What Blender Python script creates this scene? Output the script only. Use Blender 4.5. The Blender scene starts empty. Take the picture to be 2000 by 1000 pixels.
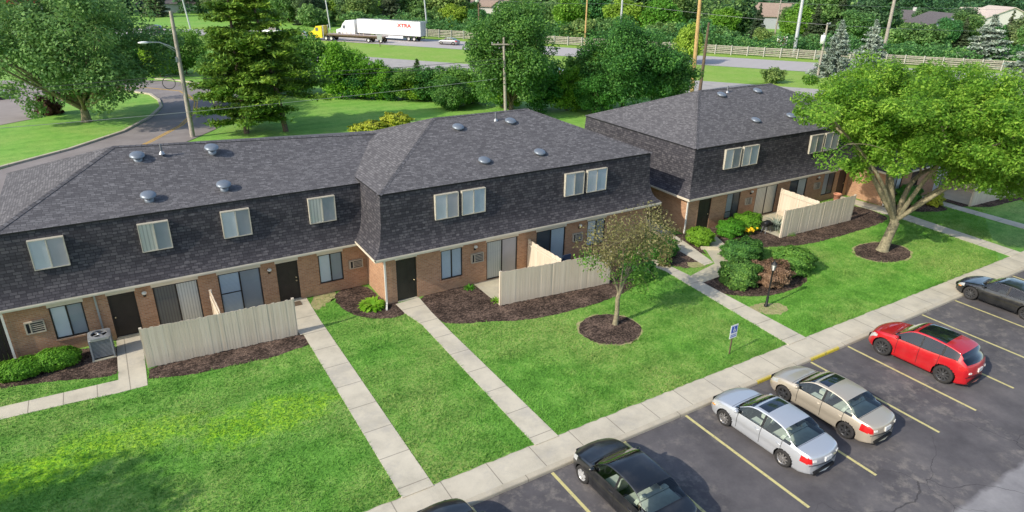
import bpy, bmesh, math, random
import numpy as np
from mathutils import Vector, Matrix
random.seed(7)
RNG = np.random.default_rng(11)
R = math.radians
SC = bpy.context.scene
COL = SC.collection

# ------------------------------------------------------------------ nodes / materials
def new_mat(name):
    m = bpy.data.materials.new(name); m.use_nodes = True
    nt = m.node_tree; nt.nodes.clear()
    out = nt.nodes.new('ShaderNodeOutputMaterial')
    return m, nt, out
class N:
    """small helper to write node graphs"""
    def __init__(s, nt): s.nt = nt
    def n(s, t, ins=None, **kw):
        d = s.nt.nodes.new(t)
        for k, v in kw.items(): setattr(d, k, v)
        for k, v in (ins or {}).items():
            if hasattr(v, 'node'): s.nt.links.new(v, d.inputs[k])
            else: d.inputs[k].default_value = v
        return d
    def math(s, op, a, b=None, c=None, clamp=False):
        ins = {0: a}
        if b is not None: ins[1] = b
        if c is not None: ins[2] = c
        return s.n('ShaderNodeMath', ins, operation=op, use_clamp=clamp).outputs[0]
    def noise(s, vec, scale, detail=3, rough=0.55, dist=0.0):
        return s.n('ShaderNodeTexNoise', {'Vector': vec, 'Scale': scale, 'Detail': detail, 'Roughness': rough, 'Distortion': dist}).outputs[0]
    def ramp(s, fac, stops, interp='LINEAR'):
        d = s.n('ShaderNodeValToRGB', {0: fac}); cr = d.color_ramp; cr.interpolation = interp
        while len(cr.elements) < len(stops): cr.elements.new(0.5)
        for e, (p, c) in zip(cr.elements, stops):
            e.position = p; e.color = (c[0], c[1], c[2], 1) if not isinstance(c, (int, float)) else (c, c, c, 1)
        return d.outputs[0]
    def mix(s, fac, a, b, mode='MIX'):
        d = s.n('ShaderNodeMix', data_type='RGBA', blend_type=mode)
        for i, v in ((0, fac), (6, a), (7, b)):
            if hasattr(v, 'node'): s.nt.links.new(v, d.inputs[i])
            else: d.inputs[i].default_value = v if i == 0 else (v[0], v[1], v[2], 1)
        return d.outputs[2]
    def maprange(s, v, a, b, c=0.0, d=1.0):
        return s.n('ShaderNodeMapRange', {0: v, 1: a, 2: b, 3: c, 4: d}).outputs[0]
    def pos(s): return s.n('ShaderNodeNewGeometry').outputs['Position']
    def bump(s, h, strength, dist=0.02):
        return s.n('ShaderNodeBump', {'Height': h, 'Strength': strength, 'Distance': dist}).outputs[0]
    def bsdf(s, out, color, rough=0.8, metal=0.0, normal=None, spec=0.5, coat=0.0, **kw):
        ins = {'Base Color': color if hasattr(color, 'node') else (*color[:3], 1), 'Roughness': rough, 'Metallic': metal,
               'Specular IOR Level': spec, 'Coat Weight': coat}
        if normal is not None: ins['Normal'] = normal
        ins.update(kw)
        b = s.n('ShaderNodeBsdfPrincipled', ins)
        s.nt.links.new(b.outputs[0], out.inputs[0])
        return b

def simple(name, col, rough=0.7, metal=0.0, var=0.18, scale=6.0, spec=0.4, coat=0.0, bump=0.0):
    m, nt, out = new_mat(name); g = N(nt)
    v = g.noise(g.n('ShaderNodeTexCoord').outputs['Object'], scale, 4)
    c = g.mix(g.maprange(v, 0.3, 0.7), [x * (1 - var) for x in col], [min(1, x * (1 + var)) for x in col])
    nrm = g.bump(v, bump) if bump else None
    g.bsdf(out, c, rough, metal, nrm, spec, coat)
    return m

M = {}
def build_materials():
    # grass (near lawn): several octaves, paler dry spots, mowing stripes
    def grass(name, dark, mid, light, dry, stripes=True, weeds=False):
        m, nt, out = new_mat(name); g = N(nt); p = g.pos()
        sep = g.n('ShaderNodeSeparateXYZ', {0: p})
        fine = g.noise(p, 9.0, 5, 0.75); med = g.noise(p, 1.7, 4, 0.6); big = g.noise(p, 0.22, 3, 0.5)
        f = g.math('ADD', g.math('MULTIPLY', fine, 0.50), g.math('ADD', g.math('MULTIPLY', med, 0.30), g.math('MULTIPLY', g.noise(p, 0.6, 3, 0.6), 0.20)))
        if stripes:
            wob = g.math('MULTIPLY', g.noise(p, 0.3, 2), 3.0)
            s = g.math('SINE', g.math('ADD', g.math('MULTIPLY', sep.outputs[1], 3.3), g.math('ADD', wob, g.math('MULTIPLY', sep.outputs[0], -0.35))))
            f = g.math('ADD', f, g.math('MULTIPLY', s, 0.026))
        c = g.ramp(f, [(0.36, dark), (0.5, mid), (0.63, light)])
        dr = g.math('MULTIPLY', g.maprange(g.math('ADD', big, g.math('MULTIPLY', med, 0.4)), 0.60, 0.86), g.maprange(fine, 0.38, 0.7))
        c = g.mix(g.math('MULTIPLY', dr, 0.85, clamp=True), c, dry)
        if weeds:
            for (cx, cy, rx, ry) in ((2.7, 20.25, 2.2, 1.0), (-2.2, 21.35, 2.4, 0.95), (-4.6, 20.9, 2.0, .8)):
                dx = g.math('DIVIDE', g.math('SUBTRACT', sep.outputs[0], cx), rx); dy = g.math('DIVIDE', g.math('SUBTRACT', sep.outputs[1], cy), ry)
                dd = g.math('ADD', g.math('MULTIPLY', dx, dx), g.math('MULTIPLY', dy, dy))
                dd = g.math('ADD', dd, g.math('MULTIPLY', g.math('SUBTRACT', med, 0.5), 5.0))
                fac = g.math('MULTIPLY', g.maprange(dd, 1.75, 0.3), g.maprange(fine, 0.38, 0.60))
                c = g.mix(g.math('MULTIPLY', fac, 0.85, clamp=True), c, g.ramp(g.noise(p, 4.5, 3), [(0.35, (0.19, 0.46, 0.015)), (0.6, (0.40, 0.66, 0.03))]))
        g.bsdf(out, c, 0.75, 0, g.bump(fine, 0.55, 0.06), 0.2)
        return m
    M['lawn'] = grass('lawn_grass', (0.066, 0.190, 0.022), (0.130, 0.325, 0.042), (0.235, 0.450, 0.082), (0.42, 0.43, 0.15), weeds=True)
    M['lawn_far'] = grass('far_grass', (0.12, 0.28, 0.04), (0.20, 0.42, 0.065), (0.29, 0.50, 0.10), (0.38, 0.46, 0.13))
    M['verge'] = grass('verge_grass', (0.17, 0.31, 0.03), (0.23, 0.39, 0.05), (0.30, 0.46, 0.08), (0.38, 0.42, 0.12), False)
    M['ground'] = grass('ground_grass', (0.03, 0.08, 0.015), (0.05, 0.12, 0.02), (0.08, 0.16, 0.03), (0.12, 0.14, 0.05), False)
    # concrete
    def concrete(name, base, jx=0.0, jy=0.0, offx=0.0, offy=0.0, grey=(0.42, 0.39, 0.34)):
        m, nt, out = new_mat(name); g = N(nt); p = g.pos(); sep = g.n('ShaderNodeSeparateXYZ', {0: p})
        a = g.noise(p, 0.9, 5, 0.65); b = g.noise(p, 35, 3, 0.7)
        c = g.ramp(g.math('ADD', g.math('MULTIPLY', a, 0.7), g.math('MULTIPLY', b, 0.3)), [(0.3, [x * 0.72 for x in base]), (0.52, base), (0.75, [min(1, x * 1.18) for x in base])])
        c = g.mix(g.math('MULTIPLY', g.maprange(g.noise(p, 0.6, 6, 0.8), 0.50, 0.68), 0.6), c, grey)
        jn = None
        for ax, st, off in ((0, jx, offx), (1, jy, offy)):
            if st:
                t = g.math('FRACT', g.math('DIVIDE', g.math('ADD', sep.outputs[ax], off + 1000), st))
                l = g.math('LESS_THAN', g.math('ABSOLUTE', g.math('SUBTRACT', t, 0.5)), 0.012 / st * 1.4)
                c = g.mix(g.math('MULTIPLY', l, 0.6), c, (0.12, 0.10, 0.08))
        g.bsdf(out, c, 0.9, 0, g.bump(b, 0.25, 0.01), 0.25)
        return m
    M['sidewalk'] = concrete('sidewalk_concrete', (0.58, 0.52, 0.405), jx=1.62, offx=0.3)
    M['walkway'] = concrete('walkway_concrete', (0.60, 0.54, 0.42), jy=1.5)
    M['walkway_x'] = concrete('walkway_concrete_cross', (0.60, 0.54, 0.42), jx=1.05, offx=.35)
    M['kerb'] = concrete('kerb_concrete', (0.52, 0.46, 0.35), jx=3.24, offx=0.3)
    M['patio'] = concrete('patio_concrete', (0.54, 0.49, 0.36))
    M['far_concrete'] = concrete('far_concrete', (0.42, 0.39, 0.36))
    # asphalt parking lot
    m, nt, out = new_mat('parking_asphalt'); g = N(nt); p = g.pos(); sep = g.n('ShaderNodeSeparateXYZ', {0: p})
    a = g.noise(p, 0.55, 6, 0.7); b = g.noise(p, 60, 2, 0.7); d = g.noise(p, 2.3, 6, 0.7)
    c = g.ramp(a, [(0.32, (0.068, 0.063, 0.066)), (0.52, (0.112, 0.103, 0.105)), (0.72, (0.165, 0.150, 0.146))])
    st = g.math('MULTIPLY', g.maprange(d, 0.50, 0.70), g.maprange(g.noise(p, 0.35, 3), 0.44, 0.60))
    c = g.mix(g.math('MULTIPLY', st, 0.75), c, (0.30, 0.265, 0.225))
    c = g.mix(g.math('MULTIPLY', b, 0.25), c, (0.13, 0.12, 0.12))
    # older pale lane nearer the viewer
    lane = g.maprange(g.math('ADD', sep.outputs[1], g.math('MULTIPLY', g.noise(p, 1.2, 4), 0.5)), 6.05, 5.88)
    seal = g.mix(g.maprange(g.noise(p, 0.8, 5, 0.7), 0.35, 0.7), (0.20, 0.19, 0.195), (0.32, 0.305, 0.30))
    c = g.mix(lane, c, seal)
    # cracks : thin bands where a warped voronoi edge distance is small
    wp = g.n('ShaderNodeVectorMath', {0: p, 1: g.n('ShaderNodeVectorMath', {0: g.n('ShaderNodeTexNoise', {'Vector': p, 'Scale': 0.7, 'Detail': 4}).outputs[1], 1: (1.6, 1.6, 0)}, operation='MULTIPLY').outputs[0]}, operation='ADD').outputs[0]
    flat = g.n('ShaderNodeVectorMath', {0: wp, 1: (1, 1, 0)}, operation='MULTIPLY').outputs[0]
    v = g.n('ShaderNodeTexVoronoi', {'Vector': flat, 'Scale': 0.28}, feature='DISTANCE_TO_EDGE').outputs[0]
    ck = g.math('MULTIPLY', g.math('LESS_THAN', v, 0.0032), g.maprange(sep.outputs[1], 8.3, 7.4))
    c = g.mix(g.math('MULTIPLY', ck, 0.5), c, (0.012, 0.012, 0.013))
    g.bsdf(out, c, 0.8, 0, g.bump(b, 0.35, 0.01), 0.35); M['asphalt'] = m
    # roads
    def road(name, c0, c1, s=0.35):
        m, nt, out = new_mat(name); g = N(nt); p = g.pos()
        a = g.noise(p, s, 5, 0.65)
        g.bsdf(out, g.ramp(a, [(0.3, c0), (0.7, c1)]), 0.85, 0, None, 0.3); return m
    M['road'] = road('estate_road_asphalt', (0.22, 0.19, 0.18), (0.31, 0.275, 0.26))
    M['lot'] = road('far_lot_asphalt', (0.28, 0.24, 0.22), (0.36, 0.31, 0.28))
    m, nt, out = new_mat('highway_concrete'); g = N(nt); p = g.pos(); sep = g.n('ShaderNodeSeparateXYZ', {0: p})
    u = g.math('ADD', g.math('MULTIPLY', sep.outputs[0], 0.785), g.math('MULTIPLY', sep.outputs[1], 0.62))
    w = g.math('SINE', g.math('MULTIPLY', g.math('SUBTRACT', u, 120.0), 3.5))
    c = g.mix(g.maprange(w, -0.3, 0.9), (0.50, 0.46, 0.43), (0.36, 0.33, 0.33))
    c = g.mix(g.math('MULTIPLY', g.noise(p, 0.3, 4), 0.35), c, (0.40, 0.36, 0.34))
    g.bsdf(out, c, 0.85); M['highway'] = m
    # paint
    def paint(name, col, wear=0.5):
        m, nt, out = new_mat(name); g = N(nt); p = g.pos()
        f = g.maprange(g.noise(p, 7, 5, 0.75), wear, wear + 0.16)
        g.bsdf(out, g.mix(g.math('MULTIPLY', f, 0.55), col, (0.16, 0.145, 0.11)), 0.8, 0, None, 0.3); return m
    M['stripe'] = paint('stripe_paint', (0.62, 0.55, 0.24), 0.52)
    M['yellow_curb'] = paint('yellow_kerb_paint', (0.66, 0.52, 0.05), 0.5)
    M['yellow_line'] = paint('road_line_paint', (0.60, 0.36, 0.08), 0.55)
    # mulch
    m, nt, out = new_mat('mulch'); g = N(nt); p = g.pos()
    v = g.n('ShaderNodeTexVoronoi', {'Vector': p, 'Scale': 16.0, 'Randomness': 1.0})
    vs = g.n('ShaderNodeSeparateColor', {0: v.outputs['Color']}).outputs[0]
    a = g.noise(p, 1.1, 4)
    c = g.ramp(g.math('ADD', g.math('MULTIPLY', vs, 0.60), g.math('MULTIPLY', g.maprange(a, 0.3, 0.7), 0.42)), [(0.25, (0.034, 0.024, 0.019)), (0.55, (0.095, 0.066, 0.052)), (0.9, (0.21, 0.145, 0.11))])
    g.bsdf(out, c, 0.95, 0, g.bump(v.outputs['Distance'], 0.8, 0.03), 0.1); M['mulch'] = m
    M['dirt'] = simple('dry_dirt', (0.36, 0.33, 0.16), 0.95, 0, 0.25, 5, 0.1, 0, 0.2)
    # brick
    def brick(name, c1, c2, mo):
        m, nt, out = new_mat(name); g = N(nt); p = g.pos(); sep = g.n('ShaderNodeSeparateXYZ', {0: p})
        vec = g.n('ShaderNodeCombineXYZ', {0: g.math('ADD', sep.outputs[0], sep.outputs[1]), 1: sep.outputs[2], 2: 0.0}).outputs[0]
        b = g.n('ShaderNodeTexBrick', {'Vector': vec, 'Color1': (*c1, 1), 'Color2': (*c2, 1), 'Mortar': (*mo, 1), 'Scale': 1.0, 'Mortar Size': 0.007, 'Mortar Smooth': 0.3, 'Bias': -0.1, 'Brick Width': 0.215, 'Row Height': 0.074})
        st = g.noise(p, 1.4, 5, 0.7)
        c = g.mix(g.maprange(st, 0.35, 0.75, 0.0, 0.55), b.outputs[0], [x * 0.62 for x in c1])
        spots = g.maprange(g.noise(vec, 11, 2), 0.60, 0.72)
        c = g.mix(g.math('MULTIPLY', spots, 0.5), c, [min(1, x * 1.55) for x in c1])
        low = g.math('MULTIPLY', g.maprange(sep.outputs[2], 0.45, 0.0), g.maprange(g.noise(p, 2.5, 4), 0.35, 0.7))
        c = g.mix(g.math('MULTIPLY', low, 0.5), c, (0.30, 0.22, 0.14))
        g.bsdf(out, c, 0.9, 0, g.bump(b.outputs[1], -0.35, 0.01), 0.2); return m
    M['brick'] = brick('orange_brick', (0.50, 0.275, 0.155), (0.36, 0.18, 0.10), (0.46, 0.38, 0.29))
    # shingles (UV in metres)
    def shingle(name, lo, mid, hi, rh, w, dark):
        m, nt, out = new_mat(name); g = N(nt)
        uv = g.n('ShaderNodeTexCoord').outputs['UV']
        b = g.n('ShaderNodeTexBrick', {'Vector': uv, 'Color1': (0, 0, 0, 1), 'Color2': (1, 1, 1, 1), 'Mortar': (0, 0, 0, 1), 'Scale': 1.0, 'Mortar Size': rh * 0.10, 'Mortar Smooth': 0.2, 'Bias': 0.0, 'Brick Width': w, 'Row Height': rh})
        b.offset = 0.37; b.squash = 0.7; b.squash_frequency = 3
        r = g.n('ShaderNodeSeparateColor', {0: b.outputs[0]}).outputs[0]
        nf = g.noise(uv, 14.0, 3, 0.7); nb = g.noise(uv, 0.7, 4)
        f = g.math('ADD', g.math('MULTIPLY', r, 0.55), g.math('ADD', g.math('MULTIPLY', nf, 0.30), g.math('MULTIPLY', nb, 0.15)))
        c = g.ramp(f, [(0.12, lo), (0.48, mid), (0.86, hi)])
        c = g.mix(g.math('MULTIPLY', b.outputs[1], dark), c, (0.012, 0.012, 0.014))
        fl = g.n('ShaderNodeTexVoronoi', {'Vector': g.n('ShaderNodeVectorMath', {0: uv, 1: (3.0, 6.5, 1)}, operation='MULTIPLY').outputs[0], 'Scale': 1.0})
        flm = g.math('MULTIPLY', g.math('LESS_THAN', fl.outputs['Distance'], 0.27), g.math('GREATER_THAN', g.n('ShaderNodeSeparateColor', {0: fl.outputs['Color']}).outputs[1], 0.66))
        c = g.mix(g.math('MULTIPLY', flm, 0.42), c, [min(1, x * 1.5) for x in hi])
        g.bsdf(out, c, 0.92, 0, g.bump(g.math('ADD', b.outputs[1], nf), -0.35, 0.015), 0.18); return m
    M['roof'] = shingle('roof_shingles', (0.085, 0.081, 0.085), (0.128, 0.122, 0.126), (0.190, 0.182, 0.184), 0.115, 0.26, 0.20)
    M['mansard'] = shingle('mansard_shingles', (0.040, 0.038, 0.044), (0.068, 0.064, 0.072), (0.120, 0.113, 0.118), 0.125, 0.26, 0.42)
    # fence boards : streaks follow the board attribute and height
    m, nt, out = new_mat('fence_paint'); g = N(nt); p = g.pos()
    pv = g.n('ShaderNodeVectorMath', {0: p, 1: (6, 6, 0.5)}, operation='MULTIPLY').outputs[0]
    a = g.noise(pv, 1.6, 4, 0.6); isl = g.n('ShaderNodeNewGeometry').outputs['Random Per Island']
    f = g.math('ADD', g.math('MULTIPLY', a, 0.6), g.math('MULTIPLY', g.math('ADD', g.math('MULTIPLY', isl, 0.6), 0.2), 0.4))
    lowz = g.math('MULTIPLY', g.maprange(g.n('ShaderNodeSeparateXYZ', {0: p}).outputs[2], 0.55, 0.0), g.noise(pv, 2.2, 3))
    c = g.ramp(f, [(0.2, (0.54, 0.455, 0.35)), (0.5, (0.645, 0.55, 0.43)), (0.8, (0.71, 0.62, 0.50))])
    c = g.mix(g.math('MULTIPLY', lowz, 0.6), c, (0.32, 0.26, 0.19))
    g.bsdf(out, c, 0.75, 0, g.bump(a, 0.2, 0.01), 0.3); M['fence'] = m
    M['trim'] = simple('cream_trim', (0.74, 0.66, 0.53), 0.55, 0, 0.08, 1.5)
    M['white_trim'] = simple('white_downspout', (0.72, 0.69, 0.63), 0.45, 0, 0.06)
    M['door'] = simple('dark_brown_door', (0.030, 0.022, 0.018), 0.5, 0, 0.2, 3, 0.4)
    M['door2'] = simple('dark_olive_door', (0.028, 0.026, 0.018), 0.5, 0, 0.2, 3, 0.4)
    M['bronze'] = simple('bronze_frame', (0.030, 0.026, 0.024), 0.45, 0, 0.1)
    M['tan_frame'] = simple('tan_window_frame', (0.52, 0.48, 0.39), 0.5, 0, 0.1)
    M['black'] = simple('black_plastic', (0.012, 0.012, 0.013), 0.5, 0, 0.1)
    M['metal'] = simple('grey_metal', (0.42, 0.43, 0.44), 0.45, 0.6, 0.12)
    M['vent'] = simple('vent_metal', (0.22, 0.25, 0.285), 0.40, 0.35, 0.1, 2)
    M['pipe'] = simple('vent_pipe_metal', (0.17, 0.18, 0.19), 0.6, 0.2)
    M['brass'] = simple('door_brass', (0.70, 0.58, 0.35), 0.3, 0.9)
    M['lamp_glass'] = simple('opal_glass', (0.75, 0.73, 0.68), 0.25, 0, 0.02, 5, 0.5)
    M['ac'] = simple('ac_case', (0.46, 0.40, 0.31), 0.6, 0, 0.1)
    M['ac_dark'] = simple('ac_louvre_shadow', (0.03, 0.03, 0.032), 0.7)
    M['condenser'] = simple('condenser_grey', (0.30, 0.32, 0.34), 0.5, 0.3, 0.1)
    M['bark'] = simple('bark', (0.16, 0.125, 0.09), 0.95, 0, 0.4, 7, 0.1, 0, 0.6)
    M['pale_bark'] = simple('pale_bark', (0.25, 0.22, 0.14), 0.95, 0, 0.35, 9, 0.1, 0, 0.6)
    M['pole_wood'] = simple('weathered_pole_wood', (0.36, 0.32, 0.27), 0.9, 0, 0.2, 4, 0.1)
    M['pole_brown'] = simple('brown_pole_wood', (0.15, 0.11, 0.075), 0.9, 0, 0.25, 4, 0.1)
    M['pole_yellow'] = simple('new_yellow_pole_wood', (0.52, 0.34, 0.15), 0.9, 0, 0.2, 3, 0.1)
    M['pole_steel'] = simple('pale_steel_pole', (0.55, 0.56, 0.57), 0.5, 0.3, 0.06)
    M['wire'] = simple('cable', (0.30, 0.30, 0.30), 0.6)
    M['wire_dark'] = simple('dark_cable', (0.07, 0.07, 0.07), 0.6)
    M['white'] = simple('white_paint', (0.80, 0.80, 0.79), 0.4, 0, 0.03)
    M['sign_blue'] = simple('sign_blue', (0.03, 0.10, 0.45), 0.4, 0, 0.03)
    M['sign_red'] = simple('sign_red', (0.60, 0.03, 0.025), 0.4, 0, 0.03)
    M['yellow_truck'] = simple('yellow_truck_paint', (0.75, 0.55, 0.02), 0.35, 0, 0.05)
    M['deck'] = simple('flatbed_deck', (0.45, 0.36, 0.32), 0.8, 0, 0.15)
    M['rubber'] = simple('tyre_rubber', (0.030, 0.028, 0.027), 0.85, 0, 0.2)
    M['rim'] = simple('alloy_rim', (0.50, 0.48, 0.46), 0.35, 0.8, 0.05)
    M['rim_dark'] = simple('dark_alloy_rim', (0.12, 0.12, 0.125), 0.35, 0.7, 0.05)
    M['rim_white'] = simple('silver_wheel_cover', (0.62, 0.61, 0.60), 0.4, 0.4, 0.05)
    M['house_white'] = simple('house_siding', (0.60, 0.58, 0.54), 0.8, 0, 0.06)
    M['house_grey'] = simple('house_grey_siding', (0.42, 0.44, 0.47), 0.8, 0, 0.06)
    M['house_roof'] = simple('house_roof_tan', (0.33, 0.245, 0.19), 0.9, 0, 0.12, 2)
    M['house_roof_dark'] = simple('house_roof_dark', (0.13, 0.115, 0.115), 0.9, 0, 0.15, 2)
    M['house_roof_pale'] = simple('house_roof_pale', (0.56, 0.47, 0.40), 0.9, 0, 0.1, 2)
    M['red_wall'] = simple('red_building_wall', (0.35, 0.04, 0.04), 0.7, 0, 0.1)
    # blinds behind glass
    def blind(name, col, vert=0.0, hor=0.0):
        m, nt, out = new_mat(name); g = N(nt); p = g.pos(); sep = g.n('ShaderNodeSeparateXYZ', {0: p})
        c = g.mix(g.maprange(g.noise(p, 1.3, 3), 0.35, 0.7), [x * 0.9 for x in col], col)
        for ax, per in ((0, vert), (2, hor)):
            if per:
                t = g.math('FRACT', g.math('DIVIDE', sep.outputs[ax], per))
                c = g.mix(g.math('MULTIPLY', g.math('GREATER_THAN', t, 0.66), 0.5), c, [x * 0.45 for x in col])
        g.bsdf(out, c, 0.6, 0, None, 0.2); return m
    M['blind_white'] = blind('white_blind', (0.90, 0.93, 0.95))
    M['blind_blue'] = blind('cool_white_blind', (0.74, 0.86, 0.96), 0, 0.06)
    M['blind_vert'] = blind('vertical_blind', (0.90, 0.91, 0.85), 0.11)
    M['blind_dim'] = blind('screened_blind', (0.44, 0.47, 0.50))
    M['blind_mauve'] = blind('mauve_screened_blind', (0.68, 0.65, 0.67))
    M['blind_dark'] = blind('dark_screened_opening', (0.10, 0.12, 0.14))
    M['blind_dimvert'] = blind('dim_vertical_blind', (0.22, 0.22, 0.21), 0.11)
    M['curtain_cream'] = blind('cream_curtain', (0.93, 0.91, 0.80), 0.14)
    # clear glass
    def glass(name, tint, refl=1.0):
        m, nt, out = new_mat(name); g = N(nt)
        t = g.n('ShaderNodeBsdfTransparent', {0: (*tint, 1)}); s = g.n('ShaderNodeBsdfGlossy', {0: (1, 1, 1, 1), 'Roughness': 0.02})
        f = g.math('MULTIPLY', g.n('ShaderNodeFresnel', {0: 1.5}).outputs[0], refl, clamp=True)
        mx = g.n('ShaderNodeMixShader', {0: f, 1: t.outputs[0], 2: s.outputs[0]})
        nt.links.new(mx.outputs[0], out.inputs[0]); return m
    M['glass'] = glass('window_glass', (0.985, 0.99, 0.99), 0.6)
    M['car_glass'] = glass('car_glass', (0.74, 0.82, 0.78), 1.5)
    M['car_glass_dark'] = glass('tinted_car_glass', (0.24, 0.27, 0.30), 1.8)
    # car paints
    def carpaint(name, col, metal=0.0, rough=0.35):
        m, nt, out = new_mat(name); g = N(nt)
        fl = g.noise(g.n('ShaderNodeTexCoord').outputs['Object'], 220, 2)
        dust = g.noise(g.n('ShaderNodeTexCoord').outputs['Object'], 2.0, 4)
        c = g.mix(g.math('MULTIPLY', fl, 0.16), col, [min(1, x * 1.5 + 0.01) for x in col])
        c = g.mix(g.math('MULTIPLY', g.maprange(dust, 0.45, 0.8), 0.08), c, (0.4, 0.36, 0.3))
        g.bsdf(out, c, rough, metal, None, 0.5, 1.0, **{'Coat Roughness': 0.05}); return m
    M['paint_silver'] = carpaint('silver_car_paint', (0.58, 0.595, 0.62), 0.5)
    M['paint_gold'] = carpaint('champagne_car_paint', (0.60, 0.52, 0.405), 0.5)
    M['paint_red'] = carpaint('red_car_paint', (0.52, 0.006, 0.012), 0.2)
    M['paint_black'] = carpaint('black_car_paint', (0.007, 0.008, 0.010), 0.0, 0.3)
    M['paint_navy'] = carpaint('navy_car_paint', (0.03, 0.04, 0.06), 0.2)
    M['paint_white'] = carpaint('white_car_paint', (0.78, 0.78, 0.78), 0.0)
    M['paint_grey'] = carpaint('grey_car_paint', (0.26, 0.26, 0.28), 0.4)
    M['seat'] = simple('beige_upholstery', (0.72, 0.70, 0.62), 0.8, 0, 0.1)
    M['seat_dark'] = simple('dark_upholstery', (0.04, 0.04, 0.042), 0.8, 0, 0.1)
    M['tail'] = simple('tail_light_red', (0.55, 0.012, 0.012), 0.15, 0, 0.1, 8, 0.6, 1.0)
    M['head'] = simple('headlight_lens', (0.55, 0.56, 0.55), 0.12, 0.2, 0.2, 8, 0.6, 1.0)
    M['amber'] = simple('amber_lens', (0.65, 0.25, 0.02), 0.2, 0, 0.1, 8, 0.6, 1.0)
    M['plate'] = simple('licence_plate', (0.62, 0.62, 0.60), 0.5, 0, 0.15, 9)
    # foliage
    def foliage(name, dark, mid, light, hue=0.03, trans=0.30, nsc=0.55, nw=0.4):
        m, nt, out = new_mat(name); g = N(nt)
        isl = g.n('ShaderNodeNewGeometry').outputs['Random Per Island']
        oi = g.n('ShaderNodeObjectInfo')
        nz = g.noise(g.pos(), nsc, 2)
        f = g.math('ADD', g.math('MULTIPLY', isl, 1 - nw), g.math('MULTIPLY', g.maprange(nz, 0.25, 0.75), nw))
        c = g.ramp(f, [(0.15, dark), (0.5, mid), (0.85, light)])
        if hue:
            h = g.n('ShaderNodeHueSaturation', {'Hue': g.maprange(oi.outputs['Random'], 0, 1, 0.5 - hue, 0.5 + hue), 'Saturation': 1.0, 'Value': g.maprange(oi.outputs['Random'], 0, 1, 1.25, 0.8), 'Color': c})
            c = h.outputs[0]
        d = g.n('ShaderNodeBsdfPrincipled', {'Base Color': c, 'Roughness': 0.6, 'Specular IOR Level': 0.25})
        t = g.n('ShaderNodeBsdfTranslucent', {0: g.mix(0.5, c, [min(1, x * 1.6) for x in light])})
        mx = g.n('ShaderNodeMixShader', {0: trans, 1: d.outputs[0], 2: t.outputs[0]})
        nt.links.new(mx.outputs[0], out.inputs[0]); return m
    M['leaf_locust'] = foliage('locust_leaves', (0.036, 0.115, 0.013), (0.145, 0.310, 0.028), (0.36, 0.54, 0.070), 0, 0.40, 0.6, 0.5)
    M['leaf_bronze'] = foliage('bronze_leaves', (0.080, 0.080, 0.026), (0.200, 0.190, 0.070), (0.35, 0.315, 0.14), 0, 0.3, 0.9)
    M['leaf_far'] = foliage('far_leaves', (0.046, 0.115, 0.034), (0.121, 0.247, 0.067), (0.241, 0.402, 0.115), 0.05, 0.3, 0.2)  # far leaf colours lightened and greyed, putting distance haze into the colour
    M['leaf_far_dark'] = foliage('far_dark_leaves', (0.043, 0.094, 0.040), (0.094, 0.181, 0.070), (0.188, 0.300, 0.119), 0.05, 0.3, 0.2)
    M['leaf_far_bright'] = foliage('far_bright_leaves', (0.085, 0.19, 0.02), (0.17, 0.34, 0.035), (0.30, 0.48, 0.07), 0.04, 0.3, 0.2)
    M['needle_far'] = foliage('far_needles', (0.040, 0.070, 0.036), (0.085, 0.125, 0.060), (0.16, 0.20, 0.10), 0.03, 0.1, 0.2)
    M['leaf_green'] = foliage('green_leaves', (0.040, 0.116, 0.019), (0.095, 0.241, 0.037), (0.197, 0.393, 0.065))
    M['leaf_dark'] = foliage('dark_leaves', (0.029, 0.091, 0.023), (0.066, 0.194, 0.039), (0.150, 0.334, 0.061))
    M['leaf_bright'] = foliage('bright_leaves', (0.066, 0.180, 0.012), (0.138, 0.324, 0.022), (0.240, 0.456, 0.042))
    M['leaf_yellow'] = foliage('yellow_leaves', (0.22, 0.28, 0.02), (0.40, 0.45, 0.03), (0.55, 0.58, 0.08), 0, 0.2)
    M['leaf_brown'] = foliage('dead_brown_leaves', (0.120, 0.066, 0.036), (0.240, 0.144, 0.084), (0.384, 0.252, 0.156), 0, 0.1)
    M['leaf_red'] = foliage('dark_red_leaves', (0.04, 0.02, 0.015), (0.10, 0.04, 0.03), (0.16, 0.08, 0.05), 0, 0.2)
    M['needle'] = foliage('pine_needles', (0.040, 0.100, 0.014), (0.145, 0.255, 0.028), (0.33, 0.46, 0.055), 0.02, 0.2, 0.5, 0.45)
    M['needle_blue'] = foliage('blue_spruce_needles', (0.130, 0.176, 0.137), (0.286, 0.351, 0.286), (0.468, 0.520, 0.429), 0.015, 0.1)
    M['needle_dark'] = foliage('dark_spruce_needles', (0.023, 0.058, 0.018), (0.055, 0.114, 0.033), (0.111, 0.182, 0.058), 0.02, 0.1)
    M['hosta'] = foliage('hosta_leaves', (0.10, 0.26, 0.012), (0.18, 0.40, 0.02), (0.30, 0.52, 0.05), 0, 0.3)
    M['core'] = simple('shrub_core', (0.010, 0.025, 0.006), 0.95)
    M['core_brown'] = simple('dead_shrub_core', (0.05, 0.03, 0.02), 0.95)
build_materials()

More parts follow.
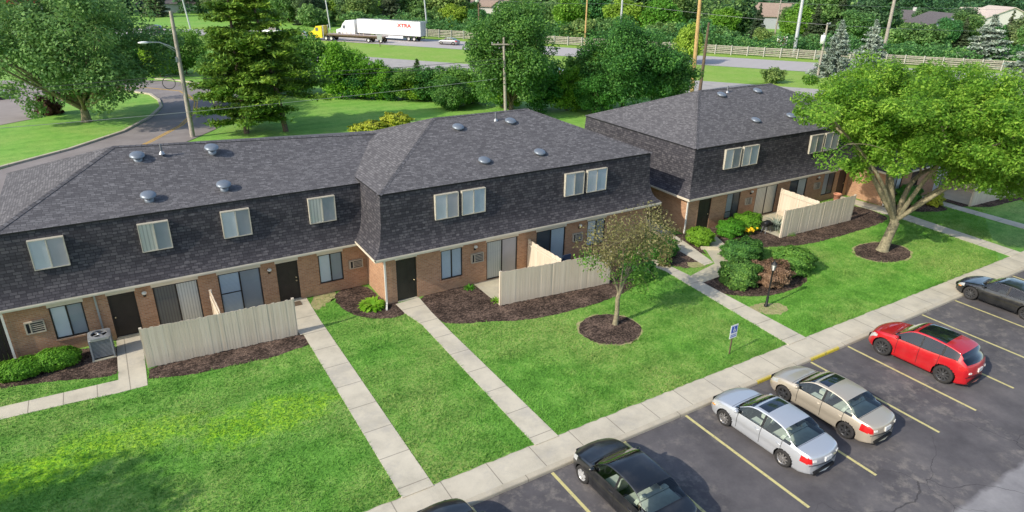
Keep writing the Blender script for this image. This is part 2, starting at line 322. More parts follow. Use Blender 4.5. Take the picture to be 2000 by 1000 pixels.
# ------------------------------------------------------------------ mesh helpers
class MB:
    """collects faces of one mesh"""
    def __init__(s): s.v = []; s.f = []; s.m = []; s.uv = []; s.has_uv = False; s.sm = []
    def face(s, pts, mat=0, uv=None, smooth=False):
        b = len(s.v); s.v += [tuple(p) for p in pts]; s.f.append(tuple(range(b, b + len(pts)))); s.m.append(mat); s.sm.append(smooth)
        if uv is not None: s.has_uv = True
        s.uv.append(uv)
    def mesh(s, verts, faces, mat=0, smooth=False):
        b = len(s.v); s.v += [tuple(p) for p in verts]
        for f in faces: s.f.append(tuple(b + i for i in f)); s.m.append(mat); s.sm.append(smooth); s.uv.append(None)
    def box(s, x0, x1, y0, y1, z0, z1, mat=0):
        x0, x1 = sorted((x0, x1)); y0, y1 = sorted((y0, y1)); z0, z1 = sorted((z0, z1))
        v = [(x, y, z) for z in (z0, z1) for y in (y0, y1) for x in (x0, x1)]
        s.mesh(v, [(0, 2, 3, 1), (4, 5, 7, 6), (0, 1, 5, 4), (2, 6, 7, 3), (0, 4, 6, 2), (1, 3, 7, 5)], mat)
    def bar(s, p, q, w, t, mat=0, up=(0, 0, 1)):
        """rectangular bar from p to q: w along side, t along up"""
        p, q, up = Vector(p), Vector(q), Vector(up); d = (q - p).normalized(); sd = d.cross(up)
        if sd.length < 1e-4: sd = d.cross(Vector((0, 1, 0)))
        sd.normalize(); u = sd.cross(d).normalized(); a = sd * w / 2; b = u * t / 2
        v = [p - a - b, p + a - b, p + a + b, p - a + b, q - a - b, q + a - b, q + a + b, q - a + b]
        s.mesh(v, [(3, 2, 1, 0), (4, 5, 6, 7), (0, 1, 5, 4), (1, 2, 6, 5), (2, 3, 7, 6), (3, 0, 4, 7)], mat)
    def tube(s, pts, rad, n=8, mat=0, cap=True, smooth=True):
        pts = [Vector(p) for p in pts]; rad = rad if hasattr(rad, '__len__') else [rad] * len(pts)
        d0 = (pts[1] - pts[0]).normalized(); a = d0.orthogonal().normalized(); vs = []
        for i, p in enumerate(pts):
            d = (pts[min(i + 1, len(pts) - 1)] - pts[max(i - 1, 0)]).normalized()
            a = (a - d * a.dot(d)).normalized(); b = d.cross(a)
            for k in range(n):
                t = 2 * math.pi * k / n; vs.append(p + (a * math.cos(t) + b * math.sin(t)) * rad[i])
        fs = [(i * n + k, i * n + (k + 1) % n, (i + 1) * n + (k + 1) % n, (i + 1) * n + k) for i in range(len(pts) - 1) for k in range(n)]
        s.mesh(vs, fs, mat, smooth)
        if cap:
            s.mesh(vs[:n], [tuple(reversed(range(n)))], mat); s.mesh(vs[-n:], [tuple(range(n))], mat)
    def lathe(s, prof, c=(0, 0, 0), n=16, mat=0, axis='z', smooth=True, cap=True):
        vs = []
        for r, h in prof:
            for k in range(n):
                t = 2 * math.pi * k / n; x, y = r * math.cos(t), r * math.sin(t)
                vs.append((c[0] + x, c[1] + y, c[2] + h) if axis == 'z' else (c[0] + h, c[1] + x, c[2] + y))
        m = len(prof)
        fs = [(i * n + k, i * n + (k + 1) % n, (i + 1) * n + (k + 1) % n, (i + 1) * n + k) for i in range(m - 1) for k in range(n)]
        s.mesh(vs, fs, mat, smooth)
        if cap and prof[0][0] > 1e-4: s.mesh(vs[:n], [tuple(reversed(range(n)))], mat)
        if cap and prof[-1][0] > 1e-4: s.mesh(vs[-n:], [tuple(range(n))], mat)
    def blob(s, c, r, mat=0, n=10, jit=0.0, rng=random):
        """rough ellipsoid"""
        vs = []; m = n // 2
        for i in range(m + 1):
            ph = math.pi * i / m
            for k in range(n):
                t = 2 * math.pi * k / n; q = 1 + jit * (rng.random() - 0.5)
                vs.append((c[0] + r[0] * math.sin(ph) * math.cos(t) * q, c[1] + r[1] * math.sin(ph) * math.sin(t) * q, c[2] + r[2] * math.cos(ph) * q))
        s.mesh(vs, [(i * n + k, (i + 1) * n + k, (i + 1) * n + (k + 1) % n, i * n + (k + 1) % n) for i in range(m) for k in range(n)], mat, True)
    def build(s, name, mats, parent=None, keep=True, weld=False):
        me = bpy.data.meshes.new(name); me.from_pydata(s.v, [], s.f)
        for m in (mats if isinstance(mats, (list, tuple)) else [mats]): me.materials.append(M[m] if isinstance(m, str) else m)
        me.polygons.foreach_set('material_index', s.m); me.polygons.foreach_set('use_smooth', s.sm)
        if s.has_uv:
            l = me.uv_layers.new(name='UVMap'); d = []
            for f, u in zip(s.f, s.uv):
                for i in range(len(f)): d += list(u[i]) if u is not None else [0, 0]
            l.data.foreach_set('uv', d)
        me.update()
        return link(name, me, parent, keep)
def link(name, data, parent=None, keep=True):
    o = bpy.data.objects.new(name, data); COL.objects.link(o)
    if parent is not None:
        o.parent = parent
        if keep: o.matrix_parent_inverse = world_of(parent).inverted()
    return o
def world_of(o):
    m = Matrix.LocRotScale(o.location, o.rotation_euler, o.scale)
    if o.parent: m = world_of(o.parent) @ o.matrix_parent_inverse @ m
    return m
def tag(o, label=None, cat=None, group=None, kind=None):
    if label: o['label'] = label
    if cat: o['category'] = cat
    if group: o['group'] = group
    if kind: o['kind'] = kind
    return o
def empty(name, loc=(0, 0, 0), label=None, cat=None, group=None, rz=0.0):
    o = bpy.data.objects.new(name, None); COL.objects.link(o); o.location = loc; o.rotation_euler = (0, 0, rz)
    o.empty_display_size = 0.2
    return tag(o, label, cat, group)
def copy_tree(o, parent=None):
    c = o.copy(); COL.objects.link(c)
    if parent is not None:
        c.parent = parent; c.matrix_parent_inverse = o.matrix_parent_inverse.copy()
    for ch in list(o.children): copy_tree(ch, c)
    return c
EXCL = []
def sheet(name, pts, z, mat, kind='structure', label=None, cat=None, thick=0.0):
    """flat polygon (possibly concave) lying at height z, optionally with a vertical edge"""
    if name in ('walkway', 'mulch_bed', 'patio', 'dry_grass'): EXCL.append((name, pts))
    bm = bmesh.new(); vs = [bm.verts.new((x, y, z)) for x, y in pts]
    f = bm.faces.new(vs)
    if f.normal.z < 0: f.normal_flip()
    if thick:
        lo = [bm.verts.new((x, y, z - thick)) for x, y in pts]
        for i in range(len(pts)):
            j = (i + 1) % len(pts); bm.faces.new((vs[i], vs[j], lo[j], lo[i]))
        bmesh.ops.recalc_face_normals(bm, faces=bm.faces)
    bmesh.ops.triangulate(bm, faces=[q for q in bm.faces if len(q.verts) > 4])
    me = bpy.data.meshes.new(name); bm.to_mesh(me); bm.free(); me.materials.append(M[mat])
    return tag(link(name, me), label, cat, None, kind)
def smooth_poly(pts, it=2):
    for _ in range(it):
        q = []
        for i in range(len(pts)):
            a, b = pts[i], pts[(i + 1) % len(pts)]
            q += [(a[0] * .75 + b[0] * .25, a[1] * .75 + b[1] * .25), (a[0] * .25 + b[0] * .75, a[1] * .25 + b[1] * .75)]
        pts = q
    return pts
def wobble(pts, amp, step=0.35, seed=1):
    """subdivide a polygon's edges and jitter them a little so that edges are not ruler-straight"""
    r = random.Random(seed); out = []
    for i in range(len(pts)):
        a, b = pts[i], pts[(i + 1) % len(pts)]; n = max(1, int(math.hypot(b[0] - a[0], b[1] - a[1]) / step))
        for k in range(n):
            t = k / n; out.append((a[0] + (b[0] - a[0]) * t + (r.random() - .5) * amp, a[1] + (b[1] - a[1]) * t + (r.random() - .5) * amp))
    return out
# ------------------------------------------------------------------ camera, sun, sky
H_CAM = 14.5
def camera():
    a, b, c = 0.5552857, 0.4121684, 0.0219788
    fw = Vector((math.sin(a) * math.cos(b), math.cos(a) * math.cos(b), -math.sin(b))); r = Vector((math.cos(a), -math.sin(a), 0)); u = r.cross(fw)
    r2 = r * math.cos(c) + u * math.sin(c); u2 = u * math.cos(c) - r * math.sin(c)
    m = Matrix(((r2.x, u2.x, -fw.x, 0), (r2.y, u2.y, -fw.y, 0), (r2.z, u2.z, -fw.z, H_CAM), (0, 0, 0, 1)))
    cd = bpy.data.cameras.new('camera'); cd.sensor_width = 36; cd.lens = 36 * 1280.84 / 2000; cd.clip_start = 0.1; cd.clip_end = 6000
    o = bpy.data.objects.new('camera', cd); COL.objects.link(o); o.matrix_world = m; SC.camera = o
camera()
SUN_EL, SUN_AZ = R(33), R(6.5)
SUN_STRENGTH, SKY_STRENGTH = 4.3, 0.22
def light():
    d = Vector((math.cos(SUN_AZ) * math.cos(SUN_EL), math.sin(SUN_AZ) * math.cos(SUN_EL), -math.sin(SUN_EL)))
    l = bpy.data.lights.new('sun', 'SUN'); l.energy = SUN_STRENGTH; l.angle = R(0.55); l.color = (1.0, 0.93, 0.80)
    o = bpy.data.objects.new('sun', l); COL.objects.link(o); o.rotation_euler = d.to_track_quat('-Z', 'Y').to_euler(); o.location = (-60, 0, 60)
    w = bpy.data.worlds.new('World'); SC.world = w; w.use_nodes = True; nt = w.node_tree; nt.nodes.clear()
    out = nt.nodes.new('ShaderNodeOutputWorld'); bg = nt.nodes.new('ShaderNodeBackground'); sk = nt.nodes.new('ShaderNodeTexSky')
    sk.sky_type = 'NISHITA'; sk.sun_disc = False; sk.sun_elevation = SUN_EL; sk.sun_rotation = R(264); sk.air_density = 1.0; sk.dust_density = 1.2; sk.ozone_density = 1.0
    nt.links.new(sk.outputs[0], bg.inputs[0]); bg.inputs[1].default_value = SKY_STRENGTH; nt.links.new(bg.outputs[0], out.inputs[0])
light()
SC.render.engine = 'CYCLES'
SC.view_settings.view_transform = 'Standard'; SC.view_settings.look = 'None'; SC.view_settings.exposure = 0; SC.view_settings.gamma = 1
SC.cycles.max_bounces = 6; SC.cycles.transparent_max_bounces = 8; SC.cycles.diffuse_bounces = 3; SC.cycles.glossy_bounces = 3
SC.cycles.caustics_reflective = False; SC.cycles.caustics_refractive = False

# ------------------------------------------------------------------ ground sheets
Y_GRASS, Y_KERB = 14.42, 13.20
sheet('ground', [(-1500, -800), (2500, -800), (2500, 3000), (-1500, 3000)], -0.35, 'ground')
sheet('parking_lot', [(-90, -60), (160, -60), (160, Y_KERB + 0.1), (-90, Y_KERB + 0.1)], -0.13, 'asphalt')
lawn_edge = wobble([(-90, Y_GRASS), (140, Y_GRASS)], 0.05, 0.22, 3)[:int(230 / 0.22) ]
sheet('lawn', lawn_edge + [(140, Y_GRASS), (140, 50), (-90, 50)], 0.012, 'lawn')
sheet('far_lawn', [(-400, 50), (600, 50), (600, 700), (-400, 700)], 0.010, 'lawn_far')
# sidewalk with a rounded kerb
def sidewalk():
    mb = MB(); x0, x1 = -90, 140
    prof = [(Y_GRASS + 0.15, 0.0), (Y_KERB + 0.17, -0.004), (Y_KERB + 0.13, -0.012), (Y_KERB + 0.03, -0.014), (Y_KERB - 0.005, -0.03), (Y_KERB - 0.02, -0.06), (Y_KERB - 0.03, -0.135)]
    xs = [x0 + (x1 - x0) * i / 120 for i in range(121)]
    for i in range(120):
        for k in range(len(prof) - 1):
            (ya, za), (yb, zb) = prof[k], prof[k + 1]
            mb.face([(xs[i], yb, zb), (xs[i + 1], yb, zb), (xs[i + 1], ya, za), (xs[i], ya, za)], 0 if k == 0 else 1)
    tag(mb.build('sidewalk', ['sidewalk', 'kerb']), kind='structure')
    mb = MB()
    for a, b in ((19.55, 20.4), (22.84, 24.74)):
        n = 8
        pr = [(Y_KERB + 0.06, -0.008), (Y_KERB - 0.010, -0.026), (Y_KERB - 0.025, -0.058), (Y_KERB - 0.034, -0.126)]
        for i in range(n):
            xa, xb = a + (b - a) * i / n, a + (b - a) * (i + 1) / n
            for k in range(3):
                mb.face([(xa, pr[k + 1][0], pr[k + 1][1]), (xb, pr[k + 1][0], pr[k + 1][1]), (xb, pr[k][0], pr[k][1]), (xa, pr[k][0], pr[k][1])])
    tag(mb.build('kerb_marking', 'yellow_curb'), kind='structure')
sidewalk()
def stripes():
    mb = MB()
    for x, ye in ((1.1, 8.0), (4.0, 8.0), (6.92, 8.0), (9.83, 8.05), (12.80, 8.05), (15.68, 8.1), (18.78, 7.89), (22.80, 8.03), (25.32, 8.03), (28.18, 8.02), (31.12, 8.0), (34.1, 8.0), (37.05, 8.0), (40.0, 8.0), (43.0, 8.0)):
        n = 14; ys = [Y_KERB - 0.06 + (ye - Y_KERB) * i / n for i in range(n + 1)]
        for i in range(n):
            mb.face([(x - 0.055, ys[i + 1], -0.126), (x + 0.055, ys[i + 1], -0.126), (x + 0.055, ys[i], -0.126), (x - 0.055, ys[i], -0.126)])
    tag(mb.build('parking_line', 'stripe'), kind='structure')
stripes()
# walkways (each a slab on the lawn)
ZW = 0.028
sheet('walkway', [(5.28, 25.3), (5.25, 14.36), (6.28, 14.36), (6.26, 26.6), (6.32, 28.62), (5.12, 28.62), (5.15, 25.3)], ZW, 'walkway', thick=0.06)
sheet('walkway', [(9.75, 25.95), (9.78, 24.9), (10.02, 23.6), (9.98, 14.36), (10.92, 14.36), (10.86, 22.3), (10.88, 24.4), (10.97, 26.05)], ZW, 'walkway', thick=0.06)
sheet('walkway', [(22.95, 25.2), (23.56, 22.54), (22.94, 14.36), (24.12, 14.36), (24.30, 21.5), (24.15, 25.2)], ZW, 'walkway', thick=0.06)
sheet('walkway', [(24.29, 21.45), (26.64, 21.95), (28.40, 24.75), (28.9, 25.95), (30.4, 25.95), (29.3, 23.7), (27.6, 21.4), (26.9, 20.75), (24.28, 20.55)], ZW + 0.004, 'patio', thick=0.06)
sheet('walkway', [(26.7, 22.1), (25.95, 22.05), (26.2, 24.2), (27.6, 29), (28.3, 29), (27.4, 24.7)], ZW - 0.004, 'walkway', thick=0.05)
sheet('walkway', [(42.85, 25.9), (43.0, 20.66), (42.5, 14.36), (43.7, 14.36), (44.2, 20.75), (44.4, 22.6), (43.9, 25.9)], ZW, 'walkway', thick=0.06)
sheet('walkway', [(48.35, 23.1), (48.28, 14.36), (49.3, 14.36), (49.28, 23.1)], ZW, 'walkway', thick=0.06)
sheet('walkway', [(-40, 24.62), (-5.2, 24.62), (-3.13, 24.52), (-1.63, 24.38), (-0.72, 24.40), (-0.60, 28.62), (-1.55, 28.62), (-1.63, 25.3), (-3.1, 25.36), (-5.27, 25.45), (-40, 25.45)], ZW, 'walkway_x', thick=0.06)
sheet('patio', [(-0.35, 25.75), (4.9, 25.5), (4.9, 28.62), (-0.35, 28.62)], ZW - 0.006, 'patio')
sheet('patio', [(13.95, 23.5), (19.9, 23.0), (19.9, 26.1), (13.95, 26.1)], ZW - 0.006, 'patio')
sheet('patio', [(33.1, 22.85), (39.6, 22.65), (39.6, 26.0), (33.1, 26.0)], ZW - 0.006, 'patio')
sheet('patio', [(50.2, 20.3), (56.3, 20.0), (56.3, 23.2), (50.2, 23.2)], ZW - 0.006, 'patio')
def bed(pts, seed, it=2): sheet('mulch_bed', wobble(smooth_poly(pts, it), 0.07, 0.18, seed), 0.020, 'mulch')
bed([(-9, 27.0), (-5.4, 26.85), (-3.8, 26.45), (-1.8, 25.6), (-1.5, 26.2), (-1.5, 28.7), (-9, 28.7)], 1)
bed([(-0.75, 24.5), (5.25, 23.95), (5.3, 25.45), (4.9, 25.7), (-0.5, 25.9)], 2, 1)
bed([(7.7, 28.7), (7.3, 27.2), (7.75, 25.7), (8.6, 24.85), (9.9, 24.75), (9.95, 26.2), (9.35, 26.4), (9.3, 28.75)], 3)
bed([(10.75, 26.3), (10.75, 24.0), (11.0, 23.0), (12.7, 22.4), (14.4, 21.6), (16.8, 21.35), (19.3, 21.45), (22.0, 22.2), (23.4, 23.2), (23.0, 25.2), (25.3, 26.2), (14.1, 26.2)], 4)
bed([(24.4, 22.2), (26.2, 22.2), (26.9, 25.5), (25.6, 25.8), (24.3, 25.0)], 5, 1)
bed([(26.9, 22.6), (28.1, 24.6), (28.6, 26.1), (27.2, 26.2)], 6, 1)
bed([(30.0, 26.1), (29.3, 24.0), (28.6, 22.6), (31.3, 22.1), (33.3, 21.2), (36.7, 21.1), (42.2, 21.2), (42.9, 22.5), (42.9, 24.4), (39.8, 25.9), (33.0, 26.1)], 7)
bed([(24.5, 21.1), (23.9, 19.7), (24.7, 18.5), (26.2, 17.75), (28.2, 17.75), (29.6, 18.1), (30.1, 19.6), (29.0, 21.4), (26.8, 21.2)], 8)
def ring(cx, cy, rx, ry, seed):
    p = [(cx + rx * math.cos(t * math.pi / 10), cy + ry * math.sin(t * math.pi / 10)) for t in range(20)]
    sheet('dry_grass', wobble([(cx + (x - cx) * 1.05, cy + (y - cy) * 1.05) for x, y in p], 0.16, 0.2, seed), 0.0165, 'dirt')
    sheet('mulch_bed', wobble(p, 0.08, 0.18, seed + 50), 0.020, 'mulch')
ring(17.1, 19.2, 1.42, 1.32, 21); ring(36.5, 18.4, 1.85, 1.3, 22)
sheet('dry_grass', wobble(smooth_poly([(24.0, 17.4), (24.7, 17.75), (25.8, 17.3), (25.9, 16.6), (25.0, 16.3), (24.4, 16.6)]), 0.2, 0.2, 23), 0.0165, 'dirt')
sheet('dry_grass', wobble(smooth_poly([(6.4, 28.7), (6.35, 26.9), (6.8, 27.5), (7.6, 27.9), (7.7, 28.7)]), 0.2, 0.2, 24), 0.0165, 'dirt')
sheet('dry_grass', wobble(smooth_poly([(25.0, 22.1), (25.3, 22.9), (26.3, 22.4), (26.4, 21.95)]), 0.15, 0.2, 25), 0.0225, 'dirt')
bed([(49.3, 19.5), (56.6, 19.1), (62, 19.2), (62, 23.3), (49.5, 23.3)], 9, 1)
bed([(44.4, 22.9), (45.2, 21.4), (47.0, 20.5), (48.3, 20.7), (48.3, 23.3), (44.4, 23.3)], 10, 1)
# far roads
def nt_pt(a, b): return (0.785 * a + 0.62 * b, 0.62 * a - 0.785 * b)
sheet('estate_road', smooth_poly([(-14, 52), (-7.78, 60.4), (-3.24, 64.35), (0.95, 69.5), (3.61, 75.2), (5.2, 80.7), (5.37, 85.2), (4.79, 89.5), (2.4, 93.4), (-6, 97.5), (-6, 104.5), (6.2, 101.3), (10.7, 94.8), (14.5, 86), (13.5, 77), (10.5, 71), (7.6, 66), (1.0, 58.0), (-4, 52)], 1), 0.045, 'road')
def kerb_strip(pts, w, h, name='road_kerb'):
    mb = MB()
    for i in range(len(pts) - 1):
        mb.bar((*pts[i], h / 2 + .03), (*pts[i + 1], h / 2 + .03), w, h)
    tag(mb.build(name, 'kerb'), kind='structure')
kerb_strip([(-13.6, 52.6), (-7.9, 60.5), (-3.4, 64.5), (0.75, 69.6), (3.4, 75.3), (4.98, 80.7), (5.12, 85.2), (4.6, 89.4), (2.3, 93.2), (-6, 97.2)], 0.28, 0.16)
kerb_strip([(6.2, 101.6), (8.4, 99.6), (10.9, 94.9)], 0.3, 0.14)
def road_line(pts, w=0.14):
    mb = MB()
    for i in range(len(pts) - 1):
        a, b = Vector((*pts[i], 0.052)), Vector((*pts[i + 1], 0.052)); s = (b - a).normalized().cross(Vector((0, 0, 1))) * w / 2
        mb.face([a - s, a + s, b + s, b - s])
    tag(mb.build('road_line', 'yellow_line'), kind='structure')
for o in (0, 0.28): road_line([(-2.6 + o, 57.3), (2.4 + o, 64.5), (5.6 + o, 70.4), (7.6 + o, 76.5), (8.6 + o, 83), (7.9 + o, 90.5), (4.6 + o, 94.6), (-4, 99 + o)])
sheet('far_parking_lot', [(-9.0, 77.7), (-5.5, 80.5), (-4.4, 88), (-3.2, 95.9), (-6, 97.5), (-6, 104.5), (-10.8, 108), (-70, 118), (-70, 66), (-20, 70.5)], 0.04, 'lot')
sheet('access_road', [nt_pt(90.5, -72), nt_pt(90.5, 100), nt_pt(102.2, 100), nt_pt(102.2, -72)], 0.045, 'far_concrete')
sheet('verge', [nt_pt(102.2, -72), nt_pt(102.2, 110), nt_pt(120.5, 110), nt_pt(120.5, -86), (25, 158.0), (8, 164), (-40, 176), (-40, 150), (20, 132)], 0.030, 'verge')
sheet('highway', [nt_pt(121, 160), nt_pt(121, -86), (25, 159.5), (8, 166), (-60, 185), (-60, 204), (10, 184), (38, 168), nt_pt(135, -86), nt_pt(135, 160)], 0.05, 'highway')
sheet('verge', [nt_pt(135, 160), nt_pt(135, -86), (38, 168), (10, 184), (-60, 204), (-60, 214), (10, 192), (44, 172), nt_pt(141, -86), nt_pt(141, 160)], 0.032, 'verge')
# ------------------------------------------------------------------ apartment buildings
def wall_front(mb, x0, x1, z0, z1, y, ops, depth=0.10):
    """wall in the plane y (facing -y) with rectangular openings and reveals"""
    xs = sorted({x0, x1, *[v for o in ops for v in o[:2]]}); zs = sorted({z0, z1, *[v for o in ops for v in o[2:4]]})
    for i in range(len(xs) - 1):
        for j in range(len(zs) - 1):
            cx, cz = (xs[i] + xs[i + 1]) / 2, (zs[j] + zs[j + 1]) / 2
            if any(o[0] < cx < o[1] and o[2] < cz < o[3] for o in ops): continue
            mb.face([(xs[i], y, zs[j]), (xs[i + 1], y, zs[j]), (xs[i + 1], y, zs[j + 1]), (xs[i], y, zs[j + 1])])
    for a, b, c, d in [o[:4] for o in ops]:
        yd = y + depth
        mb.face([(a, y, c), (a, y, d), (a, yd, d), (a, yd, c)]); mb.face([(b, y, d), (b, y, c), (b, yd, c), (b, yd, d)])
        mb.face([(a, y, d), (b, y, d), (b, yd, d), (a, yd, d)]); mb.face([(a, y, c), (a, yd, c), (b, yd, c), (b, y, c)])

def roof_block(root, x0, x1, y0, y1, ze, zb, inset, pitch, zf, wallx, lip=0.05, dip=0.0):
    """mansard with a flared skirt and a low hip roof; eave rectangle x0..x1, y0..y1"""
    hgt = zb - ze
    prof = [(0.0, 0.0), (0.17, 0.13), (0.31, 0.29), (0.42, 0.49), (0.50, 0.74), (0.555, 1.05), (0.60, 1.45), (0.615, 1.95), (inset, hgt)]
    rings = []; vl = 0; vv = []
    for i, (ins, z) in enumerate(prof):
        rings.append([(x0 + ins, y0 + ins, ze + z), (x1 - ins, y0 + ins, ze + z), (x1 - ins, y1 - ins, ze + z), (x0 + ins, y1 - ins, ze + z)])
        if i: vl += math.hypot(ins - prof[i - 1][0], z - prof[i - 1][1])
        vv.append(vl)
    mb = MB()
    for i in range(len(prof) - 1):
        for k in range(4):
            a, b = rings[i][k], rings[i][(k + 1) % 4]; c, d = rings[i + 1][(k + 1) % 4], rings[i + 1][k]
            ax = 0 if k in (0, 2) else 1
            mb.face([a, b, c, d], 0, [(a[ax], vv[i]), (b[ax], vv[i]), (c[ax], vv[i + 1]), (d[ax], vv[i + 1])])
    # thin dark drip edge under the shingles
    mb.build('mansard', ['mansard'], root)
    # hip roof
    a = inset - lip; X0, X1, Y0, Y1 = x0 + a, x1 - a, y0 + a, y1 - a; hd = (Y1 - Y0) / 2; zr = zb + hd * pitch; ym = (Y0 + Y1) / 2
    A, B, Cc, D = (X0, Y0, zb), (X1, Y0, zb), (X1, Y1, zb), (X0, Y1, zb); P, Q = (X0 + hd, ym, zr), (X1 - hd, ym, zr - dip); sl = math.hypot(hd, zr - zb)
    mb = MB()
    mb.face([A, B, Q, P], 0, [(A[0], 0), (B[0], 0), (Q[0], sl), (P[0], sl)]); mb.face([Cc, D, P, Q], 0, [(Cc[0], 0), (D[0], 0), (P[0], sl), (Q[0], sl)])
    mb.face([D, A, P], 0, [(D[1], 0), (A[1], 0), (P[1], sl)]); mb.face([B, Cc, Q], 0, [(B[1], 0), (Cc[1], 0), (Q[1], sl)])
    t = 0.05
    for p, q in ((A, B), (B, Cc), (Cc, D), (D, A)):
        mb.face([(p[0], p[1], p[2] - t), (q[0], q[1], q[2] - t), q, p], 1)
    mb.face([(v[0], v[1], v[2] - t) for v in (D, Cc, B, A)], 1)
    # hip and ridge caps
    for p, q in ((A, P), (D, P), (B, Q), (Cc, Q), (P, Q)):
        p, q = Vector(p), Vector(q); n = max(2, int((q - p).length / 0.22))
        for i in range(n):
            u, w = p.lerp(q, i / n), p.lerp(q, min(1, (i + 1.12) / n)); s = (w - u).cross(Vector((0, 0, 1))).normalized() * 0.14
            u2, w2 = u + Vector((0, 0, .026)), w + Vector((0, 0, .012))
            r = random.random() * 40
            mb.face([u2 - s - Vector((0, 0, .05)), u2, w2, w2 - s - Vector((0, 0, .05))], 0, [(r, 0.02), (r + .14, .02), (r + .14, .13), (r, .13)])
            mb.face([u2, u2 + s - Vector((0, 0, .05)), w2 + s - Vector((0, 0, .05)), w2], 0, [(r, 0.02), (r + .14, .02), (r + .14, .13), (r, .13)])
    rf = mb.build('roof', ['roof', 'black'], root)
    # fascia board, gutter lip and soffit
    mb = MB(); w = 0.03
    mb.box(x0 + .02, x1 - .02, y0 + .02, y0 + .02 + w, zf, ze - .012); mb.box(x0 + .02, x1 - .02, y1 - .02 - w, y1 - .02, zf, ze - .012)
    mb.box(x0 + .02, x0 + .02 + w, y0 + .02 + w, y1 - .02 - w, zf, ze - .012); mb.box(x1 - .02 - w, x1 - .02, y0 + .02 + w, y1 - .02 - w, zf, ze - .012)
    mb.box(x0 + .05, x1 - .05, y0 + .05, y1 - .05, zf + .02, zf + .05)
    for (p, q) in (((x0 - .02, y0 + .01), (x1 + .02, y0 + .01)), ((x0 + .01, y0 - .02), (x0 + .01, y1 + .02)), ((x1 - .01, y0 - .02), (x1 - .01, y1 + .02))):
        mb.bar((*p, ze - .05), (*q, ze - .05), .06, .05)
    mb.build('fascia', 'trim', root)
    return rf

def glazed(root, name, x0, x1, z0, z1, y, lm, rm, fm='bronze', fw=0.05, dep=0.09, proud=0.0, split=0.5, rail=None):
    """two-light sliding window (or patio door) facing -y"""
    mb = MB(); ya, yb = y - proud, y - proud + dep; xm = x0 + (x1 - x0) * split
    mb.box(x0, x1, ya, yb, z0, z0 + fw); mb.box(x0, x1, ya, yb, z1 - fw, z1)
    mb.box(x0, x0 + fw, ya, yb, z0 + fw, z1 - fw); mb.box(x1 - fw, x1, ya, yb, z0 + fw, z1 - fw)
    mb.box(xm - fw * .6, xm + fw * .6, ya + .01, yb - .01, z0 + fw, z1 - fw)
    if rail: mb.box(x0 + fw, xm - fw * .6, ya + .025, yb - .025, rail - .02, rail + .02)
    w = mb.build(name, fm, root)
    b = MB(); yb2 = y - proud + min(dep, 0.05) - 0.006
    b.face([(x0 + fw, yb2, z0 + fw), (xm - fw * .6, yb2, z0 + fw), (xm - fw * .6, yb2, z1 - fw), (x0 + fw, yb2, z1 - fw)], 0)
    b.face([(xm + fw * .6, yb2, z0 + fw), (x1 - fw, yb2, z0 + fw), (x1 - fw, yb2, z1 - fw), (xm + fw * .6, yb2, z1 - fw)], 1)
    b.build('blind', [lm, rm], w)
    g = MB(); yg = y - proud + min(dep, 0.05) * 0.45
    g.face([(x0 + fw, yg, z0 + fw), (xm - fw * .6, yg, z0 + fw), (xm - fw * .6, yg, z1 - fw), (x0 + fw, yg, z1 - fw)])
    g.face([(xm + fw * .6, yg - .01, z0 + fw), (x1 - fw, yg - .01, z0 + fw), (x1 - fw, yg - .01, z1 - fw), (xm + fw * .6, yg - .01, z1 - fw)])
    g.build('pane', 'glass', w)
    return w
def door(root, x0, x1, z0, z1, y, mat, handle_right=True, plates=1):
    mb = MB(); mb.box(x0 + .04, x1 - .04, y + .06, y + .10, z0 + .03, z1 - .04)
    for a, b, c, d in ((.12, .44, .12, .42), (.56, .88, .12, .42), (.12, .44, .50, .92), (.56, .88, .50, .92)):
        w, h = x1 - x0, z1 - z0; mb.box(x0 + a * w, x0 + b * w, y + .052, y + .06, z0 + c * h, z0 + d * h)
    d = mb.build('door', mat, root)
    f = MB(); f.box(x0, x0 + .04, y + .02, y + .10, z0, z1); f.box(x1 - .04, x1, y + .02, y + .10, z0, z1); f.box(x0 + .04, x1 - .04, y + .02, y + .10, z1 - .04, z1); f.box(x0, x1, y - .05, y + .10, z0 - .04, z0 + .03, 1)
    f.build('frame', [mat, 'patio'], d)
    hx = x1 - .12 if handle_right else x0 + .12
    for dz in ((0.95, 1.12) if plates > 1 else (0.95,)):
        h = MB()
        h.lathe([(0.0, 0), (.035, .004), (.038, .03), (.02, .06), (0, .062)], (0, 0, 0), 10)
        h.v[-50:] = [(hx + v[0], y + .055 - v[2], z0 + dz + v[1]) for v in h.v[-50:]]
        h.build('handle', 'brass', d)
def ac_unit(root, x0, x1, z0, z1, y):
    mb = MB(); yf = y - 0.13
    mb.box(x0, x1, yf, y + .02, z1 - .04, z1); mb.box(x0, x1, yf, y + .02, z0, z0 + .04); mb.box(x0, x0 + .05, yf, y + .02, z0 + .04, z1 - .04); mb.box(x1 - .04, x1, yf, y + .02, z0 + .04, z1 - .04)
    mb.box(x0 + .16, x0 + .20, yf + .004, y, z0 + .04, z1 - .04)
    n = 5
    for i in range(1, n): zz = z0 + .04 + (z1 - z0 - .08) * i / n; mb.box(x0 + .20, x1 - .04, yf + .012, yf + .05, zz - .014, zz + .014)
    mb.box(x0 + .05, x1 - .04, yf + .06, y + .01, z0 + .04, z1 - .04, 1)
    mb.build('air_conditioner', ['ac', 'ac_dark'], root)
